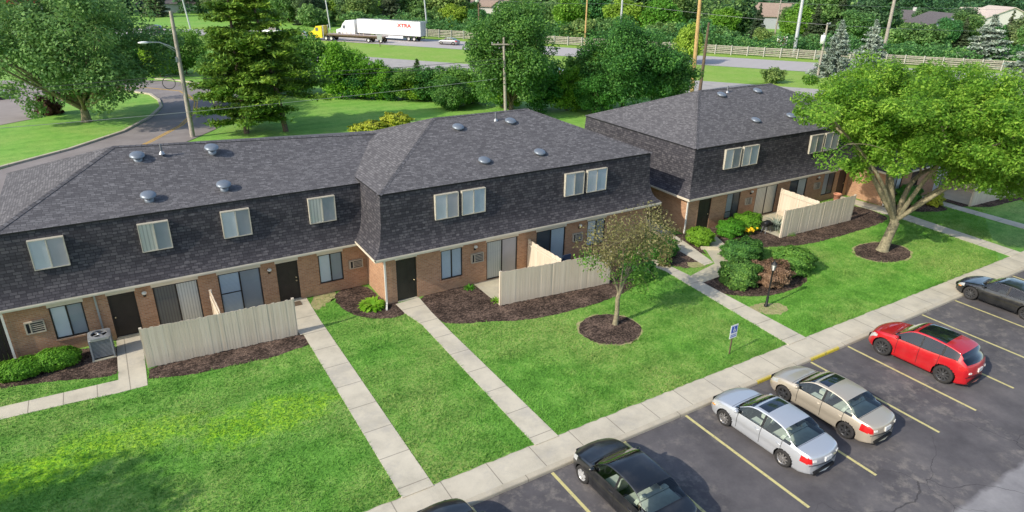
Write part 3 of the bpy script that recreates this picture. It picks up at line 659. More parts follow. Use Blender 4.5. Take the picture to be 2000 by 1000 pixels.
def wall_lamp(root, x, z, y):
    mb = MB(); mb.tube([(x, y, z - .16), (x, y - .10, z - .16), (x, y - .12, z - .08)], .025, 8); mb.box(x - .05, x + .05, y - .02, y, z - .22, z - .10)
    l = mb.build('wall_lamp', 'black', root)
    g = MB(); g.blob((x, y - .12, z), (.10, .10, .085), 0, 14); g.build('globe', 'lamp_glass', l)
def downspout(root, pts, mat='white_trim', r=.04):
    mb = MB()
    for i in range(len(pts) - 1): mb.bar(pts[i], pts[i + 1], r * 2.0, r * 1.7)
    mb.build('downspout', mat, root)
def roof_vent(rf, x, y, z, pitch):
    mb = MB(); s = 1.06
    mb.lathe([(.17, -.14), (.17, .02), (.10, .02)], (0, 0, 0), 18)
    mb.lathe([(.0, .03), (.26, .03), (.285, .05), (.29, .075), (.27, .12), (.22, .155), (.13, .178), (0, .185)], (0, 0, 0), 24)
    # follow the roof slope a little, as a flange would
    mb.v = [(x + a * s, y + b * s, z + c * s + b * s * pitch * (1.0 if c < .01 else .55) + .012) for a, b, c in mb.v]
    mb.build('roof_vent', 'vent', rf)
def vent_pipe(rf, x, y, z, h=0.42):
    mb = MB(); mb.tube([(x, y, z - .1), (x, y, z + h)], .045, 10); mb.lathe([(.13, -.03), (.10, .03), (.055, .09), (.05, .10)], (x, y, z), 12, 1)
    mb.build('vent_pipe', ['pipe', 'metal'], rf)

# --- building in the foreground : long recessed wing and projecting wing
YL, YM = 28.62, 26.10
b1 = empty('apartment_building', (9.4, 28.6, 0), 'two-storey brick apartment block in the foreground with black mansard roof and stepped front', 'building')
def building_one():
    ops = [(-3.50, -2.37, .60, 2.02), (-1.51, -.53, .06, 2.05), (.13, 1.86, .04, 2.03), (2.67, 4.44, .04, 2.03), (5.13, 6.10, .04, 2.03), (7.05, 8.20, .56, 2.03)]
    mb = MB(); wall_front(mb, -5.0, 9.42, -.1, 2.40, YL, ops)
    mb.face([(-5.0, 38, -.1), (-5.0, YL, -.1), (-5.0, YL, 2.4), (-5.0, 38, 2.4)]); mb.face([(9.4, 38, -.1), (-5, 38, -.1), (-5, 38, 2.4), (9.4, 38, 2.4)])
    for o in ops[0], ops[5]: mb.box(o[0] - .05, o[1] + .05, YL - .05, YL + .09, o[2] - .08, o[2] - .003)
    mb.build('wall', 'brick', b1)
    opm = [(9.92, 10.93, .02, 2.16), (12.20, 13.35, .62, 2.15), (14.70, 16.50, .04, 2.12), (17.66, 19.50, .04, 2.10), (20.95, 22.20, .62, 2.12)]
    mb = MB(); wall_front(mb, 9.40, 25.2, -.1, 2.46, YM, opm)
    mb.face([(9.40, YL, -.1), (9.40, YM, -.1), (9.40, YM, 2.46), (9.40, YL, 2.46)]); mb.face([(25.2, YM, -.1), (25.2, 36, -.1), (25.2, 36, 2.46), (25.2, YM, 2.46)]); mb.face([(25.2, 36, -.1), (9.4, 36, -.1), (9.4, 36, 2.46), (25.2, 36, 2.46)])
    for o in opm[1], opm[4]: mb.box(o[0] - .05, o[1] + .05, YM - .05, YM + .09, o[2] - .08, o[2] - .003)
    mb.build('wall', 'brick', b1)
    rl = roof_block(b1, -5.25, 18.9, 28.12, 38.35, 2.50, 5.22, 0.66, 0.40, 2.36, None, dip=.75)
    rm = roof_block(b1, 8.76, 25.80, 25.60, 36.9, 2.60, 5.37, 0.64, 0.385, 2.44, None)
    # openings of the recessed wing
    def head(x0, x1, z0, z1, y):
        mb = MB(); mb.box(x0 - .04, x1 + .04, y - .025, y + .03, z0, z1); mb.build('header_board', 'trim', b1)
    for o in (ops[0], ops[2], ops[3], ops[5], ops[1], ops[4]): head(o[0], o[1], o[3] + .004, 2.385, YL)
    for o in opm: head(o[0], o[1], o[3] + .004, 2.455, YM)
    y = YL + .02
    glazed(b1, 'window', *ops[0], y, 'blind_white', 'blind_dim')
    door(b1, *ops[1], YL, 'door', False)
    glazed(b1, 'sliding_door', *ops[2], y, 'blind_dimvert', 'blind_vert', rail=None)
    glazed(b1, 'sliding_door', *ops[3], y, 'blind_blue', 'blind_dim', rail=1.05)
    door(b1, *ops[4], YL, 'door', True, 2)
    glazed(b1, 'window', *ops[5], y, 'blind_white', 'blind_dim')
    ac_unit(b1, -4.38, -3.73, 1.12, 1.62, YL); ac_unit(b1, 8.50, 9.16, 1.05, 1.48, YL)
    wall_lamp(b1, -.19, 1.92, YL); wall_lamp(b1, 4.82, 1.85, YL)
    downspout(b1, [(-1.93, 28.2, 2.38), (-1.93, YL - .05, 2.25), (-1.90, YL - .05, .3), (-1.9, YL - .05, .05)], 'metal')
    downspout(b1, [(-4.94, 28.2, 2.38), (-4.96, YL - .05, 2.2), (-4.96, YL - .05, .1)])
    for (x0, x1, a, b) in ((-3.56, -2.40, 'blind_white', 'blind_mauve'), (.08, 1.21, 'curtain_cream', 'blind_dim'), (3.20, 4.36, 'blind_white', 'blind_dim'), (6.88, 8.10, 'curtain_cream', 'blind_dim')):
        glazed(b1, 'window', x0, x1, 3.64, 4.84, 28.66, a, b, 'tan_frame', .034, .30, .08)
    # projecting wing
    y = YM + .02
    door(b1, *opm[0], YM, 'door2', True)
    glazed(b1, 'window', *opm[1], y, 'blind_blue', 'blind_blue')
    glazed(b1, 'sliding_door', *opm[2], y, 'blind_vert', 'blind_mauve')
    glazed(b1, 'sliding_door', *opm[3], y, 'blind_dark', 'blind_blue', rail=None)
    glazed(b1, 'window', *opm[4], y, 'blind_white', 'blind_dim')
    ac_unit(b1, 13.80, 14.48, 1.20, 1.68, YM); ac_unit(b1, 19.95, 20.6, 1.12, 1.60, YM)
    wall_lamp(b1, 14.03, 2.06, YM); wall_lamp(b1, 20.39, 2.02, YM)
    downspout(b1, [(8.85, 25.72, 2.46), (9.35, 26.02, 2.30), (9.35, 26.03, .16), (9.15, 25.55, .06)])
    for (x0, x1, a, b) in ((11.98, 13.18, 'blind_white', 'blind_mauve'), (13.36, 14.62, 'blind_white', 'blind_blue'), (19.32, 20.52, 'blind_white', 'blind_dim'), (20.72, 22.02, 'blind_white', 'blind_blue')):
        glazed(b1, 'window', x0, x1, 3.76, 4.97, 26.14, a, b, 'tan_frame', .034, .30, .08)
    for x, yy, z in ((.69, 32.3, 6.66), (3.71, 32.3, 6.66), (.73, 29.67, 5.60), (3.65, 29.72, 5.62)): roof_vent(rl, x, yy, 5.22 + .40 * (yy - 28.73), .40)
    vent_pipe(rl, 1.66, 32.4, 5.22 + .4 * (32.4 - 28.73))
    for x, yy in ((15.27, 30.16), (18.44, 30.19), (15.26, 27.36), (18.53, 27.39)): roof_vent(rm, x, yy, 5.37 + .385 * (yy - 26.19), .385)
    vent_pipe(rm, 17.7, 30.5, 5.37 + .385 * (30.5 - 26.19))
building_one()
b2 = empty('apartment_building', (36, 26, 0), 'two-storey brick apartment block at the right, partly hidden behind the large locust tree', 'building')
def building_two():
    Y2, Y3 = 26.0, 23.2
    ops = [(29.30, 30.35, .02, 2.02), (31.72, 32.95, .36, 2.02), (34.45, 36.50, .04, 2.00), (37.75, 39.55, .04, 2.00), (41.40, 42.65, .42, 1.98), (43.10, 44.0, .02, 2.0)]
    mb = MB(); wall_front(mb, 28.35, 44.35, -.1, 2.32, Y2, ops)
    mb.face([(28.35, 36.5, -.1), (28.35, Y2, -.1), (28.35, Y2, 2.32), (28.35, 36.5, 2.32)]); mb.face([(44, 36.5, -.1), (28.35, 36.5, -.1), (28.35, 36.5, 2.32), (44, 36.5, 2.32)])
    mb.build('wall', 'brick', b2)
    op3 = [(44.9, 46.1, .6, 2.05), (47.2, 48.2, .02, 2.05), (50.6, 52.5, .04, 2.05), (53.8, 55.6, .04, 2.05), (57.2, 58.3, .6, 2.05)]
    mb = MB(); wall_front(mb, 44.40, 60, -.1, 2.40, Y3, op3)
    mb.face([(44.40, 34, -.1), (44.40, Y3, -.1), (44.40, Y3, 2.4), (44.40, 34, 2.4)]); mb.face([(60, Y3, -.1), (60, 34, -.1), (60, 34, 2.4), (60, Y3, 2.4)]); mb.build('wall', 'brick', b2)
    r1 = roof_block(b2, 27.88, 46.8, 25.48, 37.2, 2.42, 5.21, 0.66, 0.41, 2.27, None)
    r2 = roof_block(b2, 43.9, 60.6, 22.68, 34.0, 2.48, 5.28, 0.66, 0.41, 2.33, None)
    def head(x0, x1, z0, z1, y):
        mb = MB(); mb.box(x0 - .04, x1 + .04, y - .025, y + .03, z0, z1); mb.build('header_board', 'trim', b2)
    for o in ops[:5]: head(o[0], o[1], o[3] + .004, 2.30, Y2)
    y = Y2 + .02
    door(b2, *ops[0], Y2, 'door2', True); glazed(b2, 'window', *ops[1], y, 'blind_dim', 'blind_dark', rail=.8); glazed(b2, 'sliding_door', *ops[2], y, 'curtain_cream', 'curtain_cream')
    glazed(b2, 'sliding_door', *ops[3], y, 'blind_dark', 'blind_vert'); glazed(b2, 'window', *ops[4], y, 'blind_dim', 'blind_dark'); door(b2, *ops[5], Y2, 'door', True)
    y = Y3 + .02
    glazed(b2, 'window', *op3[0], y, 'blind_dim', 'blind_white'); door(b2, *op3[1], Y3, 'door', True); glazed(b2, 'sliding_door', *op3[2], y, 'blind_white', 'blind_dim'); glazed(b2, 'sliding_door', *op3[3], y, 'blind_dim', 'blind_white'); glazed(b2, 'window', *op3[4], y, 'blind_dim', 'blind_dark')
    ac_unit(b2, 33.45, 33.98, 1.05, 1.5, Y2); ac_unit(b2, 40.35, 40.95, 1.05, 1.5, Y2); wall_lamp(b2, 33.86, 1.90, Y2); wall_lamp(b2, 40.6, 1.9, Y2)
    downspout(b2, [(27.95, 25.56, 2.28), (28.28, 25.94, 2.15), (28.28, 25.93, .1)]); downspout(b2, [(43.98, 22.8, 2.34), (44.34, 23.14, 2.2), (44.34, 23.14, .1)])
    for (x0, x1, a, b) in ((31.0, 32.36, 'blind_white', 'blind_dim'), (32.56, 33.95, 'blind_white', 'blind_blue'), (39.05, 40.4, 'blind_white', 'blind_dim'), (40.58, 42.1, 'blind_white', 'blind_vert')):
        glazed(b2, 'window', x0, x1, 3.68, 4.90, 26.04, a, b, 'tan_frame', .034, .30, .08)
    for x0, x1 in ((46.5, 47.8), (48.0, 49.3), (54.0, 55.3), (55.5, 56.8)): glazed(b2, 'window', x0, x1, 3.7, 4.9, 23.2, 'blind_white', 'blind_dim', 'tan_frame', .034, .30, .08)
    for x, yy in ((35.12, 30.57), (38.69, 30.58), (35.37, 27.70), (38.78, 27.66)): roof_vent(r1, x, yy, 5.21 + .41 * (yy - 26.09), .41)
    vent_pipe(r1, 36.0, 30.87, 5.21 + .41 * (30.87 - 26.09))
building_two()
# unseen neighbouring block added beyond the left edge to shade the side yard
b3 = empty('apartment_building', (-14, 30, 0), 'unseen brick block added beyond the left edge to shade the side yard', 'building')
def shading_block():
    mb = MB(); mb.box(-22, -7.4, 29.6, 38, -.1, 2.4); mb.build('wall', 'brick', b3)
    roof_block(b3, -22.6, -6.9, 29.1, 38.5, 2.5, 5.22, .66, .4, 2.36, None)
shading_block()

# ------------------------------------------------------------------ privacy fences
def board_panel(mb, p, q, h, z0=0.05, w=0.105, seed=0, top_wob=0.02):
    r = random.Random(seed); p, q = Vector((*p, 0)), Vector((*q, 0)); L = (q - p).length; d = (q - p).normalized(); n = max(1, round(L / w)); w = L / n; s = d.cross(Vector((0, 0, 1)))
    for i in range(n):
        off = r.uniform(-.003, .003) - (.006 if r.random() < .10 else 0); t = .010; gp = r.uniform(.0005, .003); a = p + d * (i * w + gp) + s * off; b = p + d * ((i + 1) * w - gp) + s * (off + r.uniform(-.002, .002)); hh = h + r.uniform(-top_wob, top_wob)
        v = [a - s * t, b - s * t, b + s * t, a + s * t]; zz = z0 + r.uniform(-.02, .015)
        mb.mesh([(x.x, x.y, zz) for x in v] + [(x.x, x.y, hh) for x in v], [(3, 2, 1, 0), (4, 5, 6, 7), (0, 1, 5, 4), (1, 2, 6, 5), (2, 3, 7, 6), (3, 0, 4, 7)])
    for z in (0.35, h - .25): mb.bar(p + s * -.05 + Vector((0, 0, z)), q + s * -.05 + Vector((0, 0, z)), .04, .09)
def privacy_fence(p, q, dv, h, label, seed):
    root = empty('privacy_fence', (*p, 0), label, 'fence', 'board privacy fences screening the patios')
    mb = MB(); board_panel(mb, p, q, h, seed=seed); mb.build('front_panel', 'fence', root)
    if dv:
        mb = MB(); board_panel(mb, dv[0], dv[1], h + .06, seed=seed + 5); mb.build('divider_panel', 'fence', root)
    for c in (p, q):
        mb = MB(); mb.box(c[0] - .05, c[0] + .05, c[1] + .025, c[1] + .12, 0, h + .02); mb.build('post', 'fence', root)
    if dv:
        c = dv[1]; mb = MB(); mb.box(c[0] - .05, c[0] + .05, c[1], c[1] + .09, 0, h + .1); mb.build('post', 'fence', root)
    return root
privacy_fence((-.57, 25.62), (5.04, 25.33), ((2.25, 25.62), (2.21, 27.6)), 1.75, 'long beige board fence beside the grey condenser at the left', 1)
privacy_fence((13.98, 23.42), (19.95, 22.80), ((17.22, 23.25), (17.15, 25.95)), 1.75, 'beige board fence behind the small bronze-leaved tree', 2)
privacy_fence((33.07, 22.68), (39.70, 22.50), ((36.30, 22.75), (36.36, 25.5)), 1.75, 'beige board fence between the clipped bushes and the large locust tree', 3)
privacy_fence((49.9, 20.15), (56.6, 19.85), ((53.2, 20.2), (53.2, 22.9)), 1.8, 'shaded beige board fence at the right edge behind the locust tree', 4)

def shade_screen():  # black boards added in place of the side yard's deep shade
    root = empty('shade_screen', (-6.2, 28.8, 0), 'added black board gate closing the dark side yard at the left edge', 'screen'); mb = MB()
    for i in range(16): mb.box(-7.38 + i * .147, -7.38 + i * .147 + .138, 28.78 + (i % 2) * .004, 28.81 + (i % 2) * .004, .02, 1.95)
    mb.build('shade_boards', 'black', root); mb = MB(); [mb.box(-7.38, -5.03, 28.82, 28.86, z, z + .09) for z in (.4, 1.6)]; mb.build('shade_rails', 'black', root)
shade_screen()
# ------------------------------------------------------------------ condenser unit
def condenser():
    x, y = -2.02, 27.55; root = empty('condenser_unit', (x, y, 0), 'grey outdoor air-conditioning condenser with round fan grille on the mulch', 'condenser'); w, h = .36, .98
    mb = MB()
    for i in range(14): z = .14 + i * (h - .26) / 13; mb.box(x - w, x + w, y - w, y + w, z, z + .030)
    for sx in (-1, 1):
        for sy in (-1, 1): mb.box(x + sx * w - .03, x + sx * w + .03, y + sy * w - .03, y + sy * w + .03, .06, h - .06)
    mb.box(x - w + .03, x + w - .03, y - w + .03, y + w - .03, .08, h - .1, 1)
    mb.build('louvred_case', ['condenser', 'ac_dark'], root)
    mb = MB(); n = 20
    outer = [(x + (w + .03) * max(-1, min(1, 1.35 * math.cos(2 * math.pi * k / n))), y + (w + .03) * max(-1, min(1, 1.35 * math.sin(2 * math.pi * k / n)))) for k in range(n)]
    inner = [(x + .28 * math.cos(2 * math.pi * k / n), y + .28 * math.sin(2 * math.pi * k / n)) for k in range(n)]
    for k in range(n):
        j = (k + 1) % n
        mb.face([(*outer[k], h), (*outer[j], h), (*inner[j], h + .03), (*inner[k], h + .03)]); mb.face([(*outer[k], h - .10), (*outer[j], h - .10), (*outer[j], h), (*outer[k], h)])
        mb.face([(*inner[j], h + .03), (*inner[j], h - .07), (*inner[k], h - .07), (*inner[k], h + .03)])
    mb.build('top_cover', 'metal', root)
    mb = MB(); mb.lathe([(0, h - .04), (.27, h - .04)], (x, y, 0), 20, 1)
    for k in range(4): a = k * math.pi / 2 + .5; mb.bar((x, y, h), (x + .24 * math.cos(a), y + .24 * math.sin(a), h - .01), .09, .012)
    mb.lathe([(.06, h - .03), (.06, h + .03), (0, h + .035)], (x, y, 0), 12); mb.build('fan', ['metal', 'ac_dark'], root)
    mb = MB(); mb.box(x - w - .05, x + w + .05, y - w - .05, y + w + .05, 0.0, .06); mb.build('base_pad', 'patio', root)
condenser()
# ------------------------------------------------------------------ vegetation
M['leaf_left'] = M['leaf_far']
def leaf_quads(cen, size, rng, up=0.35, elong=1.7, ndir=None):
    """one diamond-shaped leaf (or spray) per centre -> (verts, faces)"""
    n = len(cen); nr = rng.normal(size=(n, 3)); nr[:, 2] = np.abs(nr[:, 2]) + up
    if ndir is not None: nr = nr * 0.8 + ndir
    nr /= np.linalg.norm(nr, axis=1)[:, None]
    t = rng.normal(size=(n, 3)); t -= nr * (t * nr).sum(1)[:, None]; t /= np.linalg.norm(t, axis=1)[:, None] + 1e-9
    b = np.cross(nr, t); s = (size * rng.uniform(0.65, 1.25, n))[:, None]
    v = np.empty((n, 4, 3)); v[:, 0] = cen - t * s * elong / 2; v[:, 1] = cen + b * s / 2; v[:, 2] = cen + t * s * elong / 2; v[:, 3] = cen - b * s / 2
    return v.reshape(-1, 3), np.arange(n * 4).reshape(-1, 4)
def mesh_of(name, v, f, mats, mi=None, smooth=False):
    me = bpy.data.meshes.new(name); me.from_pydata(v.tolist() if hasattr(v, 'tolist') else v, [], f.tolist() if hasattr(f, 'tolist') else f)
    for m in mats: me.materials.append(M[m])
    if mi is not None: me.polygons.foreach_set('material_index', mi)
    me.update(); return me
def in_ball(n, rng, shell=0.5):
    d = rng.normal(size=(n, 3)); d /= np.linalg.norm(d, axis=1)[:, None]
    return d * (rng.uniform(shell ** 3, 1, n) ** (1 / 3))[:, None]
def clumps(center, rad, n, rng, zmin=-0.5, shell=0.55, lump=0.25):
    """clump centres through the outer volume of an uneven ellipsoid"""
    d = in_ball(n * 3, rng, shell); d = d[d[:, 2] > zmin][:n]
    q = 1 + lump * np.sin(d[:, 0] * 5 + rng.uniform(0, 6)) * np.cos(d[:, 1] * 4 + rng.uniform(0, 6)) + lump * 0.5 * rng.normal(size=len(d)) * 0.5
    return np.array(center) + d * np.array(rad) * q[:, None]
def crown_mesh(name, cl, cr, per, size, mat, rng, flat=0.7, up=0.35, elong=1.7):
    """leaves scattered in every clump: cl centres, cr radius, per leaves each"""
    n = len(cl); rr = cr * rng.uniform(0.7, 1.3, n)
    o = in_ball(n * per, rng, 0.35) * np.repeat(rr, per)[:, None]; o[:, 2] *= flat
    c = np.repeat(cl, per, axis=0) + o
    v, f = leaf_quads(c, size, rng, up, elong, np.concatenate([o[:, :2] * .6, o[:, 2:] * 1.2], 1) / (cr + 1e-6))
    return mesh_of(name, v, f, [mat])
def limb(mb, p, q, r0, r1, rng, sag=0.0, n=6, seg=7):
    p, q = np.array(p, float), np.array(q, float); L = np.linalg.norm(q - p); off = rng.normal(size=3) * L * 0.06
    pts = []; rad = []
    for i in range(seg):
        t = i / (seg - 1); w = math.sin(t * math.pi)
        pts.append(p + (q - p) * t + off * w + np.array([0, 0, 1.0]) * (sag * L * w)); rad.append(r0 + (r1 - r0) * t)
    mb.tube(pts, rad, n); return pts
def tree_mesh_deciduous(h, r, th, nc, per, size, leaf, bark, seed, cr=None, tr=0.22, zs=0.5, lump=.28, zmin=-.55, limbs=12, flat=.75, lean=(0, 0)):
    rng = np.random.default_rng(seed); cz = (h + th) / 2; rz = (h - th) / 2
    cl = clumps((lean[0], lean[1], cz), (r * .86, r * .86, rz * .88), nc, rng, zmin, .5, lump); cr = cr or r * 0.30
    cm = crown_mesh('crown', cl, cr, per, size, leaf, rng, flat)
    mb = MB(); top = (lean[0] * .7, lean[1] * .7, th + (h - th) * .55)
    mb.tube([(0, 0, -.15), (0.0, 0, .12), (lean[0] * .1, lean[1] * .1, th * .5), (lean[0] * .3, lean[1] * .3, th), top], [tr * 1.7, tr * 1.15, tr * .95, tr * .8, tr * .25], 9)
    idx = rng.choice(len(cl), min(limbs, len(cl)), replace=False)
    for i in idx:
        t = rng.uniform(.55, .95); z0 = th * t + (cl[i][2] - th) * .12; limb(mb, (lean[0] * .3 * t, lean[1] * .3 * t, max(.5, z0)), cl[i], tr * .42, tr * .1, rng, .08)
    return cm, mb, bark
def plant_tree(name, meshes, loc, label, cat='tree', group=None, rz=0.0, sc=1.0):
    cm, mb, bark = meshes
    root = empty(name, loc, label, cat, group, rz); root.scale = (sc, sc, sc) if not hasattr(sc, '__len__') else sc
    t = mb.build('trunk', bark, root, keep=False); c = link('crown', cm, root, False); return root

# --- large honey locust at the right
def locust():
    rng = np.random.default_rng(5); bx, by = 36.75, 18.55; root = empty('locust_tree', (bx, by, 0), 'large spreading bright green locust tree with forked trunk in a mulch ring', 'tree')
    mb = MB(); fork = np.array((.35, -.1, 1.75))
    mb.tube([(0, 0, -.1), (.02, 0, .1), (.12, -.05, .8), fork], [.44, .31, .26, .26], 12)
    ends = []
    def br(p, q, r0, r1, depth):
        pts = limb(mb, p, q, r0, r1, rng, .06, 8 if depth == 0 else 6, 8)
        if depth < 2:
            for k in range(3 if depth == 0 else 3):
                t = rng.integers(4, 8) if depth == 0 else rng.integers(3, 8); s = np.array(pts[min(t, 7)]); d = np.array(q) - np.array(p); d /= np.linalg.norm(d)
                e = s + (d * rng.uniform(.6, 1.3) + rng.normal(size=3) * .65 + np.array((0, 0, .28))) * (3.4 if depth == 0 else 2.0)
                e[2] = min(e[2], 8.9); br(s, e, r1 * .75, r1 * .3, depth + 1) if -5.2 < .57 * e[0] - .82 * e[1] < 5.6 and e[2] > 4.6 else None
        ends.append(np.array(q))
    # principal limbs (relative to the base)
    for q, r in (((-2.6, 1.6, 6.2), .17), ((.2, 1.4, 7.2), .19), ((-1.4, -2.6, 6.4), .14), ((3.6, .2, 4.4), .17), ((2.6, 2.2, 7.0), .14), ((1.0, -3.2, 5.6), .14), ((3.4, -2.4, 5.6), .12), ((-3.6, 3.4, 7.6), .11)):
        br(fork + rng.normal(size=3) * .05, np.array(q), r, r * .55, 0)
    mb.build('trunk', 'pale_bark', root, keep=False)
    # crown : flat layered sprays in uneven lobes
    cs = []
    for c, r, n in (((.5, -.2, 8.0), (4.9, 4.9, 2.5), 150), ((-2.7, 2.7, 8.3), (2.3, 2.3, 1.5), 34), ((-2.0, -.8, 6.7), (2.0, 2.0, 1.6), 26), ((2.9, -3.7, 6.4), (2.8, 2.5, 2.0), 50), ((4.6, .2, 6.4), (2.7, 2.7, 2.2), 46), ((1.6, 3.8, 7.8), (2.9, 2.3, 2.1), 40), ((.7, -3.8, 7.0), (2.3, 2.3, 1.8), 34), ((-1.5, 1.2, 5.0), (1.1, 1.1, .9), 12), ((2.0, -2.8, 5.2), (2.0, 1.8, 1.2), 26), ((3.7, -5.0, 4.7), (1.8, 1.8, 1.1), 20), ((5.4, -3.4, 4.6), (1.8, 1.7, 1.1), 18), ((-.6, -1.6, 6.3), (1.8, 1.6, 1.1), 20), ((3.4, 2.8, 5.7), (2.0, 1.8, 1.2), 20), ((.2, 2.6, 9.2), (2.0, 1.9, 1.0), 18), ((2.2, -1.6, 9.3), (1.9, 1.9, .9), 16)):
        cs.append(clumps(c, r, n, rng, -.8, .35, .30))
    cl = np.concatenate(cs); keep = ~((cl[:, 2] < 5.2) & (np.hypot(cl[:, 0] - .3, cl[:, 1] + .2) < 1.9)) & (cl[:, 2] > 3.3); cl = cl[keep]
    ends = np.array(ends); cl = np.concatenate([cl, ends[(ends[:, 2] > 5.4) & (ends[:, 2] < 9.2) & (.57 * ends[:, 0] - .82 * ends[:, 1] > -5.0)]]); cl = cl[cl[:, 2] < 10.4]
    c = crown_mesh('crown', cl[rng.random(len(cl)) < .90], .70, 330, .085, 'leaf_locust', rng, .66, .55, 2.2); link('crown', c, root, False)
locust()
# --- small bronze-leaved tree on the lawn
def bronze_tree():
    rng = np.random.default_rng(9); root = empty('bronze_tree', (17.55, 19.42, 0), 'small bronze-leaved tree with thin trunk in a mulch ring on the lawn', 'tree')
    mb = MB(); mb.tube([(0, 0, -.1), (.03, 0, .15), (.08, .02, .7), (.02, .0, 1.3), (.25, .05, 1.95), (.7, .1, 2.7)], [.16, .12, .105, .10, .09, .05], 9)
    heads = [((.1, .1, 3.95), (1.75, 1.4, .95), 60), ((1.7, .2, 4.15), (1.35, 1.2, .95), 44), ((.95, .0, 2.75), (.85, .8, 1.35), 34), ((-.9, -.1, 3.4), (.9, .8, .8), 20), ((2.35, .2, 3.3), (.45, .5, .9), 12), ((1.5, .1, 1.9), (.45, .5, .7), 10)]
    cls = []
    for c, r, n in heads:
        cl = clumps(c, r, n, rng, -.9, .3, .2); cls.append(cl)
        limb(mb, (.1, .02, 1.5) if c[0] < .5 else (.3, .05, 2.0), c, .055, .015, rng, .12)
        for i in range(10): limb(mb, c, cl[i], .022, .006, rng, .05, 5, 5)
    cl = np.concatenate(cls); mb.build('trunk', 'pale_bark', root, keep=False)
    up = cl[:, 2] > 3.15 + .5 * np.sin(cl[:, 0] * 3)
    link('crown', crown_mesh('crown', cl[up], .42, 38, .062, 'leaf_bronze', rng, .9, .2, 2.0), root, False)
    link('lower_crown', crown_mesh('lower_crown', cl[~up], .40, 50, .062, 'leaf_green', rng, .9, .2, 2.0), root, False)['label'] = 'greener lower foliage'
bronze_tree()

# --- shrubs
def shrub(name, loc, rad, leaf, core, label, seed, n=9000, size=.07, cat='shrub', group=None, bumps=.12, flat=0.0, squash=2.4, up=.5, extra=()):
    rng = np.random.default_rng(seed); root = empty(name, (loc[0], loc[1], 0), label, cat, group)
    vs = []; blobs = [((0, 0, rad[2]), rad)] + list(extra)
    mb = MB()
    for c, r in blobs:
        m = n // len(blobs); d = rng.normal(size=(m, 3)); d /= np.linalg.norm(d, axis=1)[:, None]; d = np.sign(d) * np.abs(d) ** (2 / squash); d /= np.linalg.norm(d, axis=1, ord=squash)[:, None]
        a = rng.uniform(0, 6, 6)
        q = 1 + bumps * (np.sin(d[:, 0] * 7 + a[0]) * np.sin(d[:, 1] * 6 + a[1]) + .7 * np.sin(d[:, 2] * 9 + a[2] + d[:, 0] * 5)) + rng.normal(size=m) * .035
        p = np.array(c) + d * np.array(r) * q[:, None] * rng.uniform(.90, 1.02, m)[:, None]; k = p[:, 2] > .02
        v, f = leaf_quads(p[k], size, rng, up, 1.5, d[k] * 1.6); vs.append(v)
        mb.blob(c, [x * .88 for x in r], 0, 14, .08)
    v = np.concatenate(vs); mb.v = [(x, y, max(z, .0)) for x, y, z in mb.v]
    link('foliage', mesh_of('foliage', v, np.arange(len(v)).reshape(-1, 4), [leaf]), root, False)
    mb.build('core', core, root, keep=False)['label'] = 'dark inner twigs'  # solid dark core added to block the view through the leaves
    return root
shrub('clipped_shrub', (25.65, 19.5), (.82, .78, .66), 'leaf_dark', 'core', 'tall dark green clipped shrub nearest the walkway, left of the brown bush', 31, 15000, .075, squash=3.0)
shrub('clipped_shrub', (28.45, 21.7), (1.15, .85, .52), 'leaf_dark', 'core', 'wide dark green clipped shrub behind the brown bush', 32, 17000, .075, squash=2.8)
shrub('clipped_shrub', (29.45, 19.2), (1.05, .88, .64), 'leaf_green', 'core', 'dark green clipped shrub right of the brown bush', 33, 17000, .075, squash=3.0)
shrub('brown_shrub', (27.25, 18.85), (1.05, .85, .58), 'leaf_brown', 'core_brown', 'dead brown shrub behind the black lamp post', 34, 14000, .06, bumps=.18)
shrub('round_shrub', (28.05, 24.45), (.78, .72, .48), 'leaf_bright', 'core', 'round bright green shrub in front of the right-hand block\'s dark door', 35, 9000, .06)
shrub('round_shrub', (30.75, 24.55), (.85, .7, .46), 'leaf_bright', 'core', 'bright green rounded shrub left of the yellow flowers', 36, 9000, .06)
shrub('round_shrub', (32.45, 24.75), (.95, .75, .50), 'leaf_bright', 'core', 'bright green rounded shrub right of the yellow flowers under the window', 37, 9000, .06)
shrub('clipped_shrub', (24.7, 24.2), (.9, .75, .55), 'leaf_green', 'core', 'low green shrub half hidden behind the bronze-leaved tree', 38, 9000, .06)
shrub('dark_shrub', (21.6, 22.6), (.85, .7, .62), 'leaf_dark', 'core', 'dark shrub at the fence end behind the bronze-leaved tree', 39, 9000, .07, bumps=.2)
shrub('bronze_shrub', (24.0, 23.1), (.35, .3, .5), 'leaf_bronze', 'core_brown', 'small bronze-leaved sapling beside the walkway junction', 40, 2500, .06, bumps=.3)
shrub('hedge_shrub', (-4.75, 27.4), (.80, .52, .34), 'leaf_bright', 'core', 'long bright green clipped hedge on mulch at the left edge', 41, 16000, .055, extra=[((1.15, .12, .36), (.80, .50, .37))], bumps=.07)
shrub('locust_side_shrub', (46.3, 22.6), (1.2, .5, .7), 'leaf_green', 'core', 'green shrubs in the shade behind the locust trunk', 42, 9000, .08, bumps=.2)
shrub('locust_side_shrub', (47.9, 21.6), (.5, .45, .45), 'leaf_yellow', 'core', 'small yellow-green shrub beside the far right walkway', 43, 3000, .07, bumps=.25)
